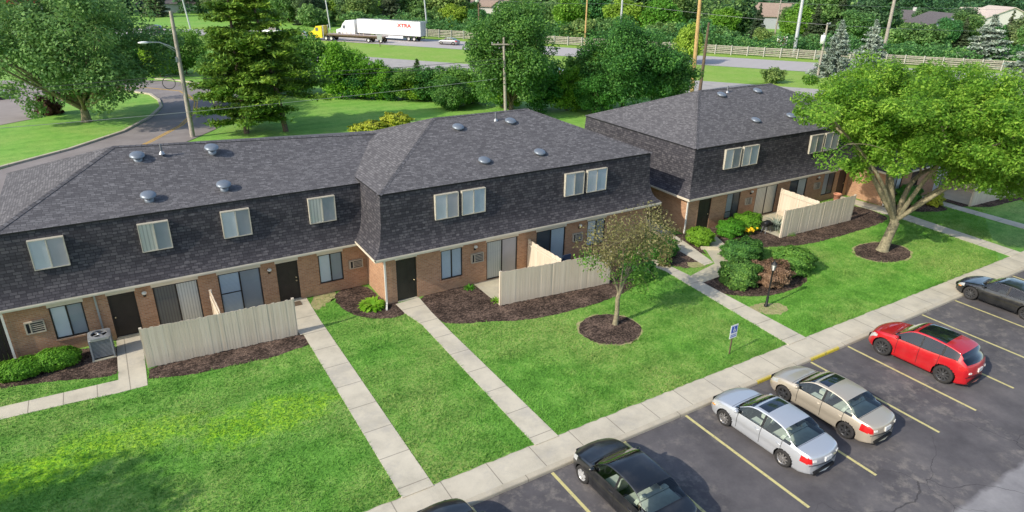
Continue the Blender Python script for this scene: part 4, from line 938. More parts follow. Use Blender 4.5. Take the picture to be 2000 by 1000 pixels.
def leafy_plant(loc, r, n, L, W, leaf, label, seed, name='leafy_plant', tilt=(.15, 1.2)):
    rng = np.random.default_rng(seed); root = empty(name, (loc[0], loc[1], 0), label, 'plant'); mb = MB()
    for i in range(n):
        a = rng.uniform(0, 2 * math.pi); t = rng.uniform(*tilt); d = np.array((math.cos(a), math.sin(a), 0)); s = np.array((-math.sin(a), math.cos(a), 0)); l = L * rng.uniform(.7, 1.2); b = d * r * .25 * rng.random()
        pts = [b + d * l * x * math.sin(t + x * .9) + np.array((0, 0, l * x * max(.05, math.cos(t * .8 + x * .8)))) for x in (0, .35, .7, 1)]
        ww = [W * .25, W, W * .8, .01]
        for k in range(3): mb.face([pts[k] - s * ww[k] / 2, pts[k] + s * ww[k] / 2, pts[k + 1] + s * ww[k + 1] / 2, pts[k + 1] - s * ww[k + 1] / 2])
    mb.build('leaves', leaf, root, keep=False); return root
leafy_plant((8.72, 26.25), .75, 520, .46, .17, 'hosta', 'bright green hosta clump at the foot of the downspout', 51)
leafy_plant((34.2, 23.9), .5, 240, .9, .035, 'needle_blue', 'blue-green ornamental grass in front of the cream patio door', 52, 'ornamental_grass', (.05, .8))
leafy_plant((16.05, 24.9), .35, 120, .5, .09, 'hosta', 'green potted plant on the patio behind the bronze tree fence', 53)
leafy_plant((14.0, 23.9), .3, 60, .28, .05, 'leaf_bright', 'green weeds along the edge of the middle patio', 54, 'weed_patch')
leafy_plant((13.55, 25.75), .2, 50, .3, .05, 'leaf_bright', 'green weed at the brick wall left of the patio door', 55, 'weed_patch')
leafy_plant((34.0, 22.95), .7, 200, .40, .04, 'leaf_green', 'green weeds along the edge of the right-hand patio', 56, 'weed_patch')
def flowers(loc, n, seed, label):
    rng = np.random.default_rng(seed); root = empty('flower_clump', (*loc, 0), label, 'flowers'); mb = MB(); st = MB()
    for i in range(n):
        x, y = rng.normal(size=2) * (.22, .13); h = rng.uniform(.28, .45); st.tube([(x * .5, y * .5, 0), (x, y, h)], .008, 4); mb.blob((x, y, h), (.085, .085, .06), 0, 8, .2)
    mb.build('flower_heads', 'flower_yellow', root, keep=False); st.build('stems', 'leaf_green', root, keep=False)
M['flower_yellow'] = simple('yellow_petals', (0.80, 0.52, 0.01), 0.7, 0, 0.15, 20)
flowers((31.7, 24.0), 26, 61, 'yellow flowers between the two bright green rounded shrubs')
shrub('gold_shrub', (23.9, 60.8), (1.35, 1.1, .66), 'leaf_yellow', 'core', 'larger yellow-green shrub on the back lawn behind the roof', 62, 6000, .13, bumps=.2)
shrub('gold_shrub', (21.4, 60.2), (1.2, .9, .46), 'leaf_yellow', 'core', 'lower yellow-green shrub row on the back lawn behind the roof', 63, 5000, .13, bumps=.3, extra=[((-1.2, .1, .36), (.9, .7, .36))])
shrub('red_shrub', (-5.1, 81.5), (1.0, .9, .9), 'leaf_red', 'core_brown', 'dark red shrub at the corner of the far parking lot under the left tree', 64, 5000, .16, bumps=.3)

# --- trees behind the buildings
plant_tree('shade_tree', tree_mesh_deciduous(13.4, 8.6, 1.0, 170, 300, .19, 'leaf_left', 'pale_bark', 71, 1.45, .42, zmin=-.85, limbs=40, lump=.42), (-2.0, 76.2, 0), 'large green shade tree on the grass island at the upper left')
plant_tree('shade_tree', tree_mesh_deciduous(12.0, 4.6, 1.4, 150, 330, .165, 'leaf_dark', 'bark', 72, 1.3, .30, zmin=-.8), (37.0, 60.5, 0), 'tall dark green tree right behind the grey crossarm pole in the middle')
plant_tree('shade_tree', tree_mesh_deciduous(9.8, 5.0, .8, 160, 330, .165, 'leaf_dark', 'bark', 73, 1.3, .28, zmin=-.85), (49.6, 57.0, 0), 'broad green tree left of the yellow pole above the right roof')
plant_tree('shade_tree', tree_mesh_deciduous(6.8, 3.4, .6, 100, 260, .16, 'leaf_dark', 'bark', 74, 1.1, .2, zmin=-.9), (55.0, 56.2, 0), 'lower dark tree beside the yellow pole above the right roof')
def pine(h, r, seed, leaf='needle', lean=(0, 0), tr=.2, z0=1.6, whorls=15, per=6, dens=1.0):
    rng = np.random.default_rng(seed); mb = MB(); mb.tube([(0, 0, -.1), (lean[0] * .3, lean[1] * .3, h * .35), (lean[0], lean[1], h * .98)], [tr * 1.3, tr, tr * .15], 9); cen = []
    for w in range(whorls):
        t = w / (whorls - 1); z = z0 + (h - z0) * (t ** .92) + rng.normal() * .1; R_ = r * (1 - t) ** .75 * (.75 + .45 * rng.random()) + .25; a0 = rng.uniform(0, 6)
        for k in range(per):
            if rng.random() < .10: continue
            a = a0 + k * 2 * math.pi / per + rng.normal() * .25; L = R_ * rng.uniform(.65, 1.15); base = np.array((lean[0] * z / h, lean[1] * z / h, z)); d = np.array((math.cos(a), math.sin(a), 0)); tip = base + d * L + np.array((0, 0, L * rng.uniform(-.08, .16)))
            mb.tube([base, base + (tip - base) * .5 - np.array((0, 0, .04 * L)), tip], [.05, .035, .012], 5)
            m = int(62 * dens * max(.5, L)); s = rng.uniform(.25, 1.05, m)
            p = base + (tip - base) * s[:, None] + rng.normal(size=(m, 3)) * np.array((.30, .30, .10)) * (.5 + .55 * s)[:, None] * min(1.2, .5 + L * .25); p[:, 2] += .06; cen.append(p)
    c = np.concatenate(cen); v, f = leaf_quads(c, .15, rng, .8, 2.8)
    return mesh_of('crown', v, f, [leaf]), mb, 'bark'
plant_tree('pine_tree', pine(14.2, 4.1, 81, per=8, whorls=18, dens=2.8, z0=1.2), (10.6, 64.4, 0), 'large pine with layered branches right of the leaning street-light pole')
plant_tree('pine_tree', pine(13.6, 3.9, 82, lean=(-1.7, .6), whorls=15, per=8, dens=2.8, z0=3.4), (14.0, 63.6, 0), 'pine with bare leaning trunk on the back lawn')
def spruce(h, r, seed, leaf, z0=.3, whorls=22, per=11, size=.20, dens=1.0):
    rng = np.random.default_rng(seed); mb = MB(); mb.tube([(0, 0, -.1), (0, 0, h * .98)], [.17, .02], 8); cen = []
    for w in range(whorls):
        t = w / (whorls - 1); z = z0 + (h - z0) * t; R_ = r * (1 - t) ** .9 * (.85 + .3 * rng.random()) + .08; a0 = rng.uniform(0, 6)
        for k in range(max(5, int(per * (1 - t * .5)))):
            a = a0 + k * 2 * math.pi / per + rng.normal() * .2; L = R_ * rng.uniform(.7, 1.12); b = np.array((0, 0, z)); d = np.array((math.cos(a), math.sin(a), 0)); m = int(22 * dens * max(.5, L)); s = rng.uniform(.1, 1.03, m)
            p = b + d * (L * s)[:, None] + np.array((0, 0, 1.)) * (-.38 * L * s + .22 * L * s * s)[:, None] + rng.normal(size=(m, 3)) * np.array((.15, .15, .07)) * (.4 + L * .2); cen.append(p)
    c = np.concatenate(cen); v, f = leaf_quads(c, size, rng, .6, 2.4)
    return mesh_of('crown', v, f, [leaf]), mb, 'bark'
SPB = spruce(8.2, 3.3, 91, 'needle_blue', size=.24, dens=3.0)
t0 = plant_tree('blue_spruce', SPB, (98.3, 64.2, 0), 'blue spruce right of the pole with a white transformer can', 'tree', 'blue spruces along the highway verge')
def again(src, loc, sc, label, rz, group=None):
    c = copy_tree(src); c.location = loc; c.scale = (sc, sc, sc) if not hasattr(sc, '__len__') else sc; c.rotation_euler = (0, 0, rz); c['label'] = label
    if group: c['group'] = group
    return c
again(t0, (113.5, 68.0, 0), .95, 'blue spruce left of the pale pinkish pole', 1.1)
again(t0, (140.0, 62.0, 0), (1.5, 1.5, 1.05), 'broad blue spruce above the locust tree near the white house', 2.2)
again(t0, (112.0, 42.0, 0), (1.55, 1.55, 1.25), 'blue spruce cut off by the right edge', 3.9)
again(t0, (200.0, 121, 0), (1.4, 1.4, 1.35), 'tall distant blue-grey spruce left of the pale pinkish pole', 4.4)
again(t0, (186.0, 118, 0), (1.2, 1.2, .95), 'smaller distant blue-grey spruce left of the tall one', 5.4)
# hedge of shrubby trees along the back lawn
HB = [tree_mesh_deciduous(5.6, 3.3, .25, 90, 220, .17, 'leaf_green', 'bark', 101, .95, .12, zmin=-.95, limbs=8), tree_mesh_deciduous(5.0, 3.2, .2, 90, 220, .17, 'leaf_bright', 'bark', 102, .95, .12, zmin=-.95, limbs=8), tree_mesh_deciduous(4.4, 3.2, .2, 90, 220, .17, 'leaf_dark', 'bark', 103, .95, .12, zmin=-.95, limbs=8)]
hb_src = {}
def hedge_tree(k, loc, sc, label, rz):
    if k not in hb_src:
        hb_src[k] = plant_tree('hedge_tree', HB[k], (*loc, 0), label, 'tree', 'shrubby trees along the back edge of the lawn', rz, sc)
    else: again(hb_src[k], (*loc, 0), sc, label, rz)
for i, (k, loc, sc, label) in enumerate([
    (0, (20.2, 82.5), (1.05, 1.05, 1.36), 'tall shrubby tree behind the leaning pine trunk'), (2, (16.6, 83.5), (.9, .9, 1.25), 'dark shrubby tree half hidden behind the pines'),
    (1, (24.6, 79.0), (1.05, 1.05, 1.22), 'bright green bush left of the grey access road'), (1, (27.6, 76.2), (.85, .85, .88), 'bright green bush in front of the access road\'s left end'),
    (0, (30.3, 74.4), (.8, .8, .66), 'medium bush in the hedge below the access road'), (2, (33.2, 72.4), (.85, .85, .82), 'dark bush in the hedge below the access road'),
    (0, (35.2, 70.2), (.85, .85, .72), 'leafy bush in the hedge left of the tall dark tree'), (0, (41.5, 61.5), (.85, .85, .95), 'green bush at the right foot of the tall dark tree'),
    (1, (44.3, 60.4), (.8, .8, .95), 'bright bush between the two tall trees behind the roof'), (2, (33.0, 66.6), (.7, .7, .75), 'dark bush at the left foot of the tall dark tree'),
    (1, (7.0, 103.5), (.7, .7, 1.0), 'bright bush past the bend of the estate road'), (0, (10.5, 105.5), (.9, .9, 1.1), 'green bush behind the bend of the estate road'),
    (2, (3.0, 108), (1.1, 1.1, 1.0), 'dark bush behind the left tree'), (0, (45.8, 57.2), (.7, .7, .8), 'green bush just left of the broad tree above the roof gap'), (1, (38.6, 64.8), (.7, .7, .7), 'bright bush behind the tall dark tree'), (0, (47.6, 61.0), (.95, .95, 1.15), 'leafy bush behind the broad tree'),
    (2, (26.2, 77.9), (.8, .8, .8), 'dark low bush between the two bright bushes below the access road'), (0, (29.0, 75.3), (.75, .75, .6), 'low leafy bush at the middle of the hedge'), (1, (32.0, 73.4), (.7, .7, .6), 'low bright bush at the middle of the hedge'), (1, (36.6, 68.6), (.7, .7, .62), 'bright low bush left of the tall dark tree'),
    (2, (13.2, 96), (.7, .7, .8), 'dark bush hidden behind the pine beside the estate road')]): hedge_tree(k, loc, sc, label, i * 1.3)
CN = spruce(2.6, .8, 111, 'needle_dark', size=.16, whorls=14, dens=1.4)
c0 = plant_tree('young_spruce', CN, (38.3, 88.2, 0), 'small dark conifer at the edge of the access road', 'tree'); again(c0, (57.5, 78.2, 0), 1.25, 'small dark conifer beside the white car', 1.0)
# trees between the highway and the far left
DT = [tree_mesh_deciduous(12, 5.2, 1.5, 120, 130, .42, 'leaf_far', 'bark', 121, 1.7, .3, zmin=-.8, limbs=8), tree_mesh_deciduous(10, 5.0, 1.0, 110, 130, .42, 'leaf_far_dark', 'bark', 122, 1.7, .3, zmin=-.85, limbs=8), tree_mesh_deciduous(9, 4.4, 1.0, 100, 130, .40, 'leaf_far_bright', 'bark', 123, 1.5, .3, zmin=-.85, limbs=8),
      spruce(13, 3.6, 124, 'needle_far', z0=1.0, whorls=22, size=.36, dens=1.5), tree_mesh_deciduous(4.2, 3.2, .2, 70, 90, .36, 'leaf_far', 'bark', 125, 1.1, .12, zmin=-.95, limbs=4)]
dt_src = {}
def far_tree(k, loc, sc, label, rz, name=None, group='trees beyond the highway'):
    nm = name or ('far_tree', 'far_tree', 'far_tree', 'far_conifer', 'far_bush')[k]
    if k not in dt_src: dt_src[k] = plant_tree(nm, DT[k], loc, label, 'tree', group, rz, sc)
    else:
        c = again(dt_src[k], loc, sc, label, rz, group); c.name = nm
KIND = ('mid-green leafy tree', 'dark leafy tree', 'bright green leafy tree', 'dark narrow conifer', 'green bush')
# ------------------------------------------------------------------ beyond the back lawn
def hwy_fence():
    pts = [nt_pt(139.6, -84), nt_pt(139.6, 75)]; a, b = Vector((*pts[0], 0)), Vector((*pts[1], 0)); L = (b - a).length; d = (b - a).normalized()
    root = empty('highway_fence', a, 'long pale plank fence with posts along the far side of the highway', 'fence')
    mb = MB(); s = d.cross(Vector((0, 0, 1)))
    for z in (.35, .68, 1.01, 1.34, 1.62):
        n = int(L / 3)
        for i in range(n): mb.bar(a + d * (L * i / n) + Vector((0, 0, z + random.uniform(-.03, .03))), a + d * (L * (i + 1) / n) + Vector((0, 0, z + random.uniform(-.03, .03))), .04, .20)
    mb.build('plank_rails', 'fence_grey', root)
    n = int(L / 3); src = None
    for i in range(n + 1):
        p = a + d * (L * i / n) + s * .14
        if i > 72: break
        mb = MB()
        if src is None: mb.box(-.09, .09, -.09, .09, 0, 1.85); src = mb.build('post', 'fence_post', root, keep=False); o = src
        else: o = src.copy(); COL.objects.link(o); o.parent = root
        o.location = p - a
M['fence_grey'] = simple('weathered_plank', (0.36, 0.33, 0.27), 0.9, 0, 0.25, 2.5, 0.1)
M['fence_post'] = simple('fence_post', (0.44, 0.42, 0.37), 0.9, 0, 0.15)
hwy_fence()

# far trees : one of each kind per stretch, told apart by what they stand behind
SECT = [(-20, 'in the far left corner behind the left tree'), (150, 'beyond the parked dark vehicle on the left'), (300, 'above the dark vehicle on the highway'), (420, 'behind the two pines'), (520, 'behind the white pickup truck'), (600, 'behind the yellow truck cab'), (690, 'behind the front of the white trailer'), (770, 'behind the middle of the white trailer'), (840, 'behind the grey sedan on the highway'), (920, 'beside the tan-roofed far house'), (1000, 'behind the tall dark tree in the middle'), (1100, 'left of the tan highway pole'), (1180, 'left of the white steel pole'), (1260, 'behind the broad tree over the roof gap'), (1340, 'behind the yellow pole'), (1430, 'left of the far brown-roofed house'), (1520, 'right of the far brown-roofed house'), (1590, 'behind the tapered steel pole'), (1660, 'behind the first pair of blue spruces'), (1745, 'right of the pale pinkish pole'), (1800, 'left of the grey far house'), (1880, 'between the grey house and the white house'), (1950, 'behind the white house'), (2040, 'past the right edge')]
HOUSE_SPOTS = [(107, 186, 10), (173, 137, 10), (193, 99, 9), (229, 100, 10), (213, 120, 8)]
def ground_at(px, dist):
    """direction on the ground for a bearing given in photo columns at mid-height"""
    a = 0.5552857 + math.atan((px - 1000) / 1400.0); return (dist * math.sin(a), dist * math.cos(a))
rt = random.Random(4)
def sight(x, y):
    for hx, hy, r in HOUSE_SPOTS:
        hd_, d_ = math.hypot(hx, hy), math.hypot(x, y)
        if d_ < hd_ and abs(math.atan2(x, y) - math.atan2(hx, hy)) < r * .62 / hd_: return False
    return True
def clear(x, y, m): return all(math.hypot(x - hx, y - hy) > r * m for hx, hy, r in HOUSE_SPOTS)
TREE_SPOTS = []
def a_of(x, y): return 0.785 * x + 0.62 * y
for i, (px, where) in enumerate(SECT):
    for k in range(5):
        for tries in range(40):
            d = {0: rt.uniform(175, 225), 1: rt.uniform(180, 235), 2: rt.uniform(170, 215), 3: rt.uniform(178, 230), 4: rt.uniform(150, 185)}[k]
            x, y = ground_at(px + rt.uniform(-35, 35), d)
            lim = 146 if k == 4 else 152
            if x < 40: lim -= (40 - x) * .10
            if a_of(x, y) < lim or not clear(x, y, 1.0 if k != 4 else .8) or (k != 4 and not sight(x, y)): continue
            if any(math.hypot(x - q[0], y - q[1]) < 4.0 for q in TREE_SPOTS): continue
            break
        else: continue
        if 180 < px < 400 and k in (0, 1, 3) and rt.random() < .5: continue
        TREE_SPOTS.append((x, y)); s = rt.uniform(.75, 1.15) * {0: .95, 1: 1.0, 2: .95, 3: .85, 4: 1.0}[k]
        # leave sight lines to the houses
        if 900 < px < 960 or 1460 < px < 1530 or px > 1780: s *= .72
        far_tree(k, (x, y, 0), (s * 1.05, s * 1.05, s * rt.uniform(.85, 1.1)), KIND[k] + ' ' + where, rt.uniform(0, 6))
far_tree(2, (87.4, 84.9, 0), (.52, .52, .72), 'narrow leafy tree on the verge behind the yellow pole', .4, 'verge_tree', 'trees beyond the highway')
far_tree(4, (84.0, 64.0, 0), (.5, .5, .5), 'green bush at the foot of the verge behind the right roof', .9, 'verge_bush', 'trees beyond the highway')
for i, (px, dd, k, s, w) in enumerate(((1830, 178, 4, 1.2, 'in front of the grey far house'), (1868, 186, 0, .55, 'in front of the right end of the grey far house'), (1950, 196, 4, 1.1, 'in front of the pale white house'), (1990, 205, 3, .6, 'in front of the right end of the white house'), (1485, 180, 3, .62, 'in front of the far brown-roofed house'), (1762, 200, 4, 1.2, 'in front of the low far house with a chimney'), (928, 178, 4, 1.1, 'in front of the tan-roofed far house'))):
    x, y = ground_at(px, dd); far_tree(k, (x, y, 0), (s, s, s), KIND[k] + ' ' + w, i * 1.1)
# thicket right behind the highway fence and the deep woodland : nobody could count these
def mass(name, label, spots, per, size, leaf, seed, dup=1.0):
    rng = np.random.default_rng(seed); cs = []
    for (x, y, r, h) in spots:
        n = int(per * (r * r + r * h) / 8); d = in_ball(n, rng, .75); d[:, 2] = np.abs(d[:, 2]) * 1.0
        q = 1 + .22 * np.sin(d[:, 0] * 6 + x) * np.cos(d[:, 1] * 6 + y) + .15 * np.sin(d[:, 2] * 7 + x)
        p = np.array((x, y, .1)) + d * np.array((r, r, h)) * q[:, None]; cs.append(p)
    c = np.concatenate(cs); v, f = leaf_quads(c, size, rng, .5, 1.5)
    o = link(name, mesh_of(name, v, f, [leaf])); tag(o, label, 'woodland' if 'wood' in name else 'thicket', None, 'stuff'); return o
sp = []
for i in range(120):
    b = -90 + i * 1.75; a = 144.0 + rt.uniform(0, 4.5); x, y = nt_pt(a, b); sp.append((x, y, rt.uniform(2.0, 3.6), rt.uniform(2.2, 4.2)))
mass('thicket', 'continuous leafy thicket right behind the pale highway fence', sp, 190, .36, 'leaf_far', 201)
sp = []
for i in range(420):
    px = rt.uniform(-150, 2150); d = rt.uniform(235, 345); x, y = ground_at(px, d)
    if a_of(x, y) < 165 and x > 30 or not clear(x, y, 1.2) or not sight(x, y): continue
    if px > 1750 and d < 262: continue
    sp.append((x, y, rt.uniform(4, 6.5), rt.uniform(8, 13.5)))
sp += [(ground_at(px, d)[0], ground_at(px, d)[1], 6, 13) for px in range(-150, 2200, 42) for d in (352,)]
mass('woodland', 'distant continuous woodland along the top of the view', sp, 60, .8, 'leaf_far_dark', 202)
sp = []
for i in range(210):
    px = rt.uniform(420, 1780); d = rt.uniform(185, 240); x, y = ground_at(px, d)
    if a_of(x, y) < 156 or not clear(x, y, 1.35) or not sight(x, y): continue
    if 890 < px < 975 or 1455 < px < 1545: continue
    sp.append((x, y, rt.uniform(3, 5), rt.uniform(5.0, 9.5)))
mass('woodland', 'mid-distance woodland mass filling the gaps between the trees beyond the highway', sp, 85, .6, 'leaf_far', 203)

# houses
def house(loc, w, d, h, rise, rz, wall, roof, label, chimney=False, wing=None):
    root = empty('house', (*loc, 0), label, 'house', 'houses beyond the highway', rz)
    mb = MB(); mb.box(-w / 2, w / 2, -d / 2, d / 2, -.2, h); mb.mesh([(-w / 2, -d / 2, h), (-w / 2, d / 2, h), (-w / 2, 0, h + rise)], [(0, 2, 1)]); mb.mesh([(w / 2, -d / 2, h), (w / 2, d / 2, h), (w / 2, 0, h + rise)], [(0, 1, 2)])
    if wing: x, ww, dd = wing; mb.box(x - ww / 2, x + ww / 2, -d / 2 - dd, -d / 2, -.2, h); mb.mesh([(x - ww / 2, -d / 2 - dd, h), (x + ww / 2, -d / 2 - dd, h), (x, -d / 2 - dd, h + rise * .8)], [(0, 1, 2)])
    mb.build('wall', wall, root, keep=False)
    mb = MB(); o = .45; t = .18; k = rise / (d / 2)
    for s in (-1, 1):
        a = [(-w / 2 - o, s * (d / 2 + o), h - k * o), (w / 2 + o, s * (d / 2 + o), h - k * o), (w / 2 + o, 0, h + rise), (-w / 2 - o, 0, h + rise)]
        up = [(x, y, z + t) for x, y, z in a]; mb.mesh(a + up, [(0, 1, 2, 3), (4, 5, 6, 7), (0, 1, 5, 4), (1, 2, 6, 5), (3, 0, 4, 7)])
    if wing:
        for s in (-1, 1):
            kk = rise * .8 / (ww / 2); a = [(x + s * (ww / 2 + o), -d / 2 - dd - o, h - kk * o), (x + s * (ww / 2 + o), -d / 4, h - kk * o), (x, -d / 4, h + rise * .8), (x, -d / 2 - dd - o, h + rise * .8)]
            up = [(p, q, z + t) for p, q, z in a]; mb.mesh(a + up, [(0, 1, 2, 3), (4, 5, 6, 7), (0, 1, 5, 4), (3, 0, 4, 7)])
    rf = mb.build('roof', roof, root, keep=False)
    if chimney: mb = MB(); mb.box(w * .22, w * .22 + .9, -.4, .5, h + rise * .3, h + rise + 1.0); mb.build('chimney', 'house_white', rf, keep=False)
    for sx in (-.28, .12):
        mb = MB(); mb.box(w * sx, w * sx + 1.3, -d / 2 - .06, -d / 2 - .003, h * .38, h * .78); mb.box(w * sx + .12, w * sx + 1.18, -d / 2 - .075, -d / 2 - .061, h * .38 + .12, h * .78 - .12, 1); mb.build('window', ['white', 'blind_dark'], root, keep=False)
    return root
house((107, 187), 12, 8, 4.2, 2.4, R(-38), 'house_white', 'house_roof', 'far white house with tan roof and chimney above the grey sedan', True, (3.2, 5, 2.5))
house((173, 137), 13, 9, 3.6, 3.2, R(-42), 'house_grey', 'house_roof', 'far house with plain brown roof half hidden in trees near the steel pole')
house((193, 98), 11, 13, 3.6, 2.6, R(-118), 'house_grey', 'house_roof_dark', 'far grey house with dark roof and pale gable at the upper right')
house((230, 101), 12, 14, 4.4, 2.9, R(-125), 'house_white', 'house_roof_pale', 'far white house with pale stepped gables at the upper right edge', False, (-2, 7, 3))
house((214, 120), 9, 8, 3.2, 2.2, R(-50), 'house_white', 'house_roof_dark', 'far low house with white chimney between trees right of the pinkish pole', True)
def red_building():
    root = empty('red_building', (-26, 232, 0), 'red-walled far building with white base at the upper left corner', 'building'); mb = MB(); mb.box(-44, -9, 226, 242, 3.2, 7.5); mb.box(-44.05, -8.95, 225.9, 242.1, 7.503, 7.9)
    mb.build('wall', 'red_wall', root); mb = MB(); mb.box(-43.8, -9.2, 226.2, 241.8, -.2, 3.198); mb.build('base_wall', 'house_white', root); mb = MB()
    for i in range(6): mb.box(-42 + i * 5.4, -38.5 + i * 5.4, 226.05, 226.19, .4, 2.6)
    mb.build('shop_window', 'blind_dark', root)
red_building()
def long_shed():
    root = empty('long_shed', (20, 238, 0), 'low pale long building beyond the highway above the dark vehicle', 'building'); mb = MB(); mb.box(8, 30, 240, 246, -.2, 2.6); mb.build('wall', 'house_white', root)
    mb = MB(); mb.mesh([(7.4, 239.4, 2.604), (30.6, 239.4, 2.604), (30.6, 243, 3.8), (7.4, 243, 3.8), (7.4, 246.6, 2.604), (30.6, 246.6, 2.604)], [(0, 1, 2, 3), (3, 2, 5, 4), (0, 3, 4), (1, 5, 2)]); mb.build('roof', 'house_roof_dark', root)
long_shed()

# ------------------------------------------------------------------ poles
def pole(loc, h, r, mat, label, lean=(0, 0), arm=None, can=None, name='utility_pole', z0=-.3, cat='pole'):
    root = empty(name, (*loc, 0), label, cat); mb = MB(); mb.tube([(0, 0, z0), (lean[0] * .5, lean[1] * .5, h * .5), (lean[0], lean[1], h)], [r * 1.15, r, r * .75], 10); mb.build('pole_shaft', mat, root, keep=False)
    if arm:
        for (z, L, a) in arm:
            mb = MB(); c, s = math.cos(a) * L / 2, math.sin(a) * L / 2; lx, ly = lean[0] * z / h, lean[1] * z / h; mb.bar((lx - c, ly - s - r, z), (lx + c, ly + s - r, z), .10, .12)
            ca = mb.build('crossarm', 'pole_wood', root, keep=False); mb = MB()
            for t in (-.95, -.5, .5, .95): mb.lathe([(.05, .06), (.07, .12), (.04, .2), (0, .22)], (lx + c * t, ly + s * t - r, z), 8)
            mb.build('insulators', 'metal', ca, keep=False)
    if can:
        z, s = can; mb = MB(); mb.lathe([(.0, -.02), (.26 * s, 0), (.26 * s, .85 * s), (.20 * s, .92 * s), (0, .94 * s)], (-.36 * s - r, -.1, z), 14); mb.lathe([(.05, .9 * s), (.05, 1.15 * s), (0, 1.16 * s)], (-.36 * s - r, -.1, z), 8); mb.build('transformer', 'white', root, keep=False)
    return root
p1 = pole((6.07, 64.95), 10.7, .19, 'pole_wood', 'leaning pale street-light pole with curved lamp arm beside the estate road', (.0, .05), name='street_light', cat='street light')
def lamp_arm():
    mb = MB(); mb.tube([(-.05, 0, 7.6), (-.6, -.05, 7.95), (-1.3, -.15, 8.25), (-2.2, -.25, 8.3)], [.05, .05, .05, .05], 8); mb.tube([(-.05, 0, 7.35), (-.6, -.05, 7.78), (-1.15, -.12, 8.18)], .03, 6); mb.build('lamp_arm', 'metal', p1, keep=False)
    mb = MB(); mb.blob((-2.5, -.27, 8.28), (.42, .17, .11), 0, 12); mb.build('lamp_head', 'white', p1, keep=False)
    mb = MB(); n = 20; mb.tube([(-1.15 + .5 * math.cos(2 * math.pi * k / n), -.2, 4.9 + .5 * math.sin(2 * math.pi * k / n)) for k in range(n + 1)], .035, 6); mb.build('cable_coil', 'wire_dark', p1, keep=False)
    mb = MB(); mb.box(-.28, -.14, -.12, .08, 6.6, 7.0); mb.build('junction_box', 'metal', p1, keep=False)
lamp_arm()
pole((34.7, 57.7), 8.4, .15, 'pole_wood', 'weathered utility pole with wooden crossarm in front of the tall dark tree', (-.35, .1), arm=[(7.75, 2.6, -.35)])
pole((60.9, 111.1), 11.6, .17, 'pole_brown', 'brown pole with white transformer can at the verge behind the hedge', (-.3, 0), can=(9.0, 1.2))
pole((89.4, 116.6), 13.5, .16, 'pole_yellow', 'thin tan pole on the highway verge right of the tall dark tree', (-.1, 0))
pole((102.7, 121.0), 14.0, .22, 'pole_steel', 'white steel pole on the highway verge behind the broad tree', (-.3, 0))
pole((65.9, 62.3), 16.5, .24, 'pole_yellow', 'tall new yellow wooden pole behind the right-hand roof', (-.95, 0))
pole((68.4, 63.3), 8.7, .20, 'pole_brown', 'short dark brown pole just right of the yellow pole', (0, 0))
pole((116.5, 85.0), 15.5, .30, 'pole_steel', 'thick tapered pale steel pole at the highway fence', (-.6, 0))
pole((96.2, 65.2), 8.0, .17, 'pole_wood', 'grey-green pole with white transformer can beside the blue spruce', (-.1, 0), arm=[(7.8, 1.6, .3)], can=(5.0, 1.35))
pole((130.2, 75.3), 16, .30, 'pole_wood', 'pale pinkish wooden pole behind the locust tree', (-.6, 0))
pole((151.8, 117.5), 11.5, .18, 'pole_wood', 'slim distant pole beside the far brown-roofed house', (.2, 0))
pole((50.4, 168), 9.0, .16, 'pole_steel', 'slim pale pole behind the yellow truck cab', (-.8, 0), arm=[(7.9, 2.0, 0)])
pole((73.1, 191), 9.5, .17, 'pole_yellow', 'tan pole behind the middle of the white trailer', (-.5, 0))
pole((67.9, 149.4), 10.5, .17, 'pole_steel', 'pale pole just behind the rear of the white trailer', (-.8, 0))
pole((17.9, 156.0), 8.5, .16, 'pole_steel', 'pale pole on the highway verge right of the dark vehicle', (-.9, 0))
def wire(pts, label, sag=.4, r=.018, mat='wire'):
    mb = MB()
    for a, b in zip(pts[:-1], pts[1:]):
        a, b = Vector(a), Vector(b); q = []
        for i in range(13): t = i / 12; p = a.lerp(b, t); p.z -= sag * 4 * t * (1 - t); q.append(p)
        mb.tube(q, r, 5, cap=False)
    tag(mb.build('overhead_wire', mat), label, 'wire')
wire([(-60, 62, 3.6), (-7.1, 60.0, 2.72 + .4), (33.6, 57.7, 4.5)], 'lowest overhead cable crossing in front of the street-light pole', .25)
wire([(-60, 66, 4.3), (5.9, 65.0, 5.45), (34.4, 57.75, 6.4)], 'upper overhead cable passing the left tree and the pines', .35, .022, 'wire_dark')
wire([(-60, 66.1, 3.7), (5.95, 65.05, 5.15), (34.45, 57.8, 6.0)], 'second overhead cable passing the left tree and the pines', .35, .022, 'wire_dark')
wire([(60.9, 111, 9.4), (102.8, 121, 8.0), (96.1, 65.2, 7.7), (190, 74, 3.6)], 'long overhead cable from the white steel pole to the right edge', .3, .022)
wire([(102.8, 121, 12.5), (116.9, 85, 9.6), (240, 82, 7.2)], 'high overhead cable at the upper right', .3, .022)
wire([(62, 62, 16), (69, 64, 6.0)], 'thin guy wire beside the yellow pole', .0, .015)
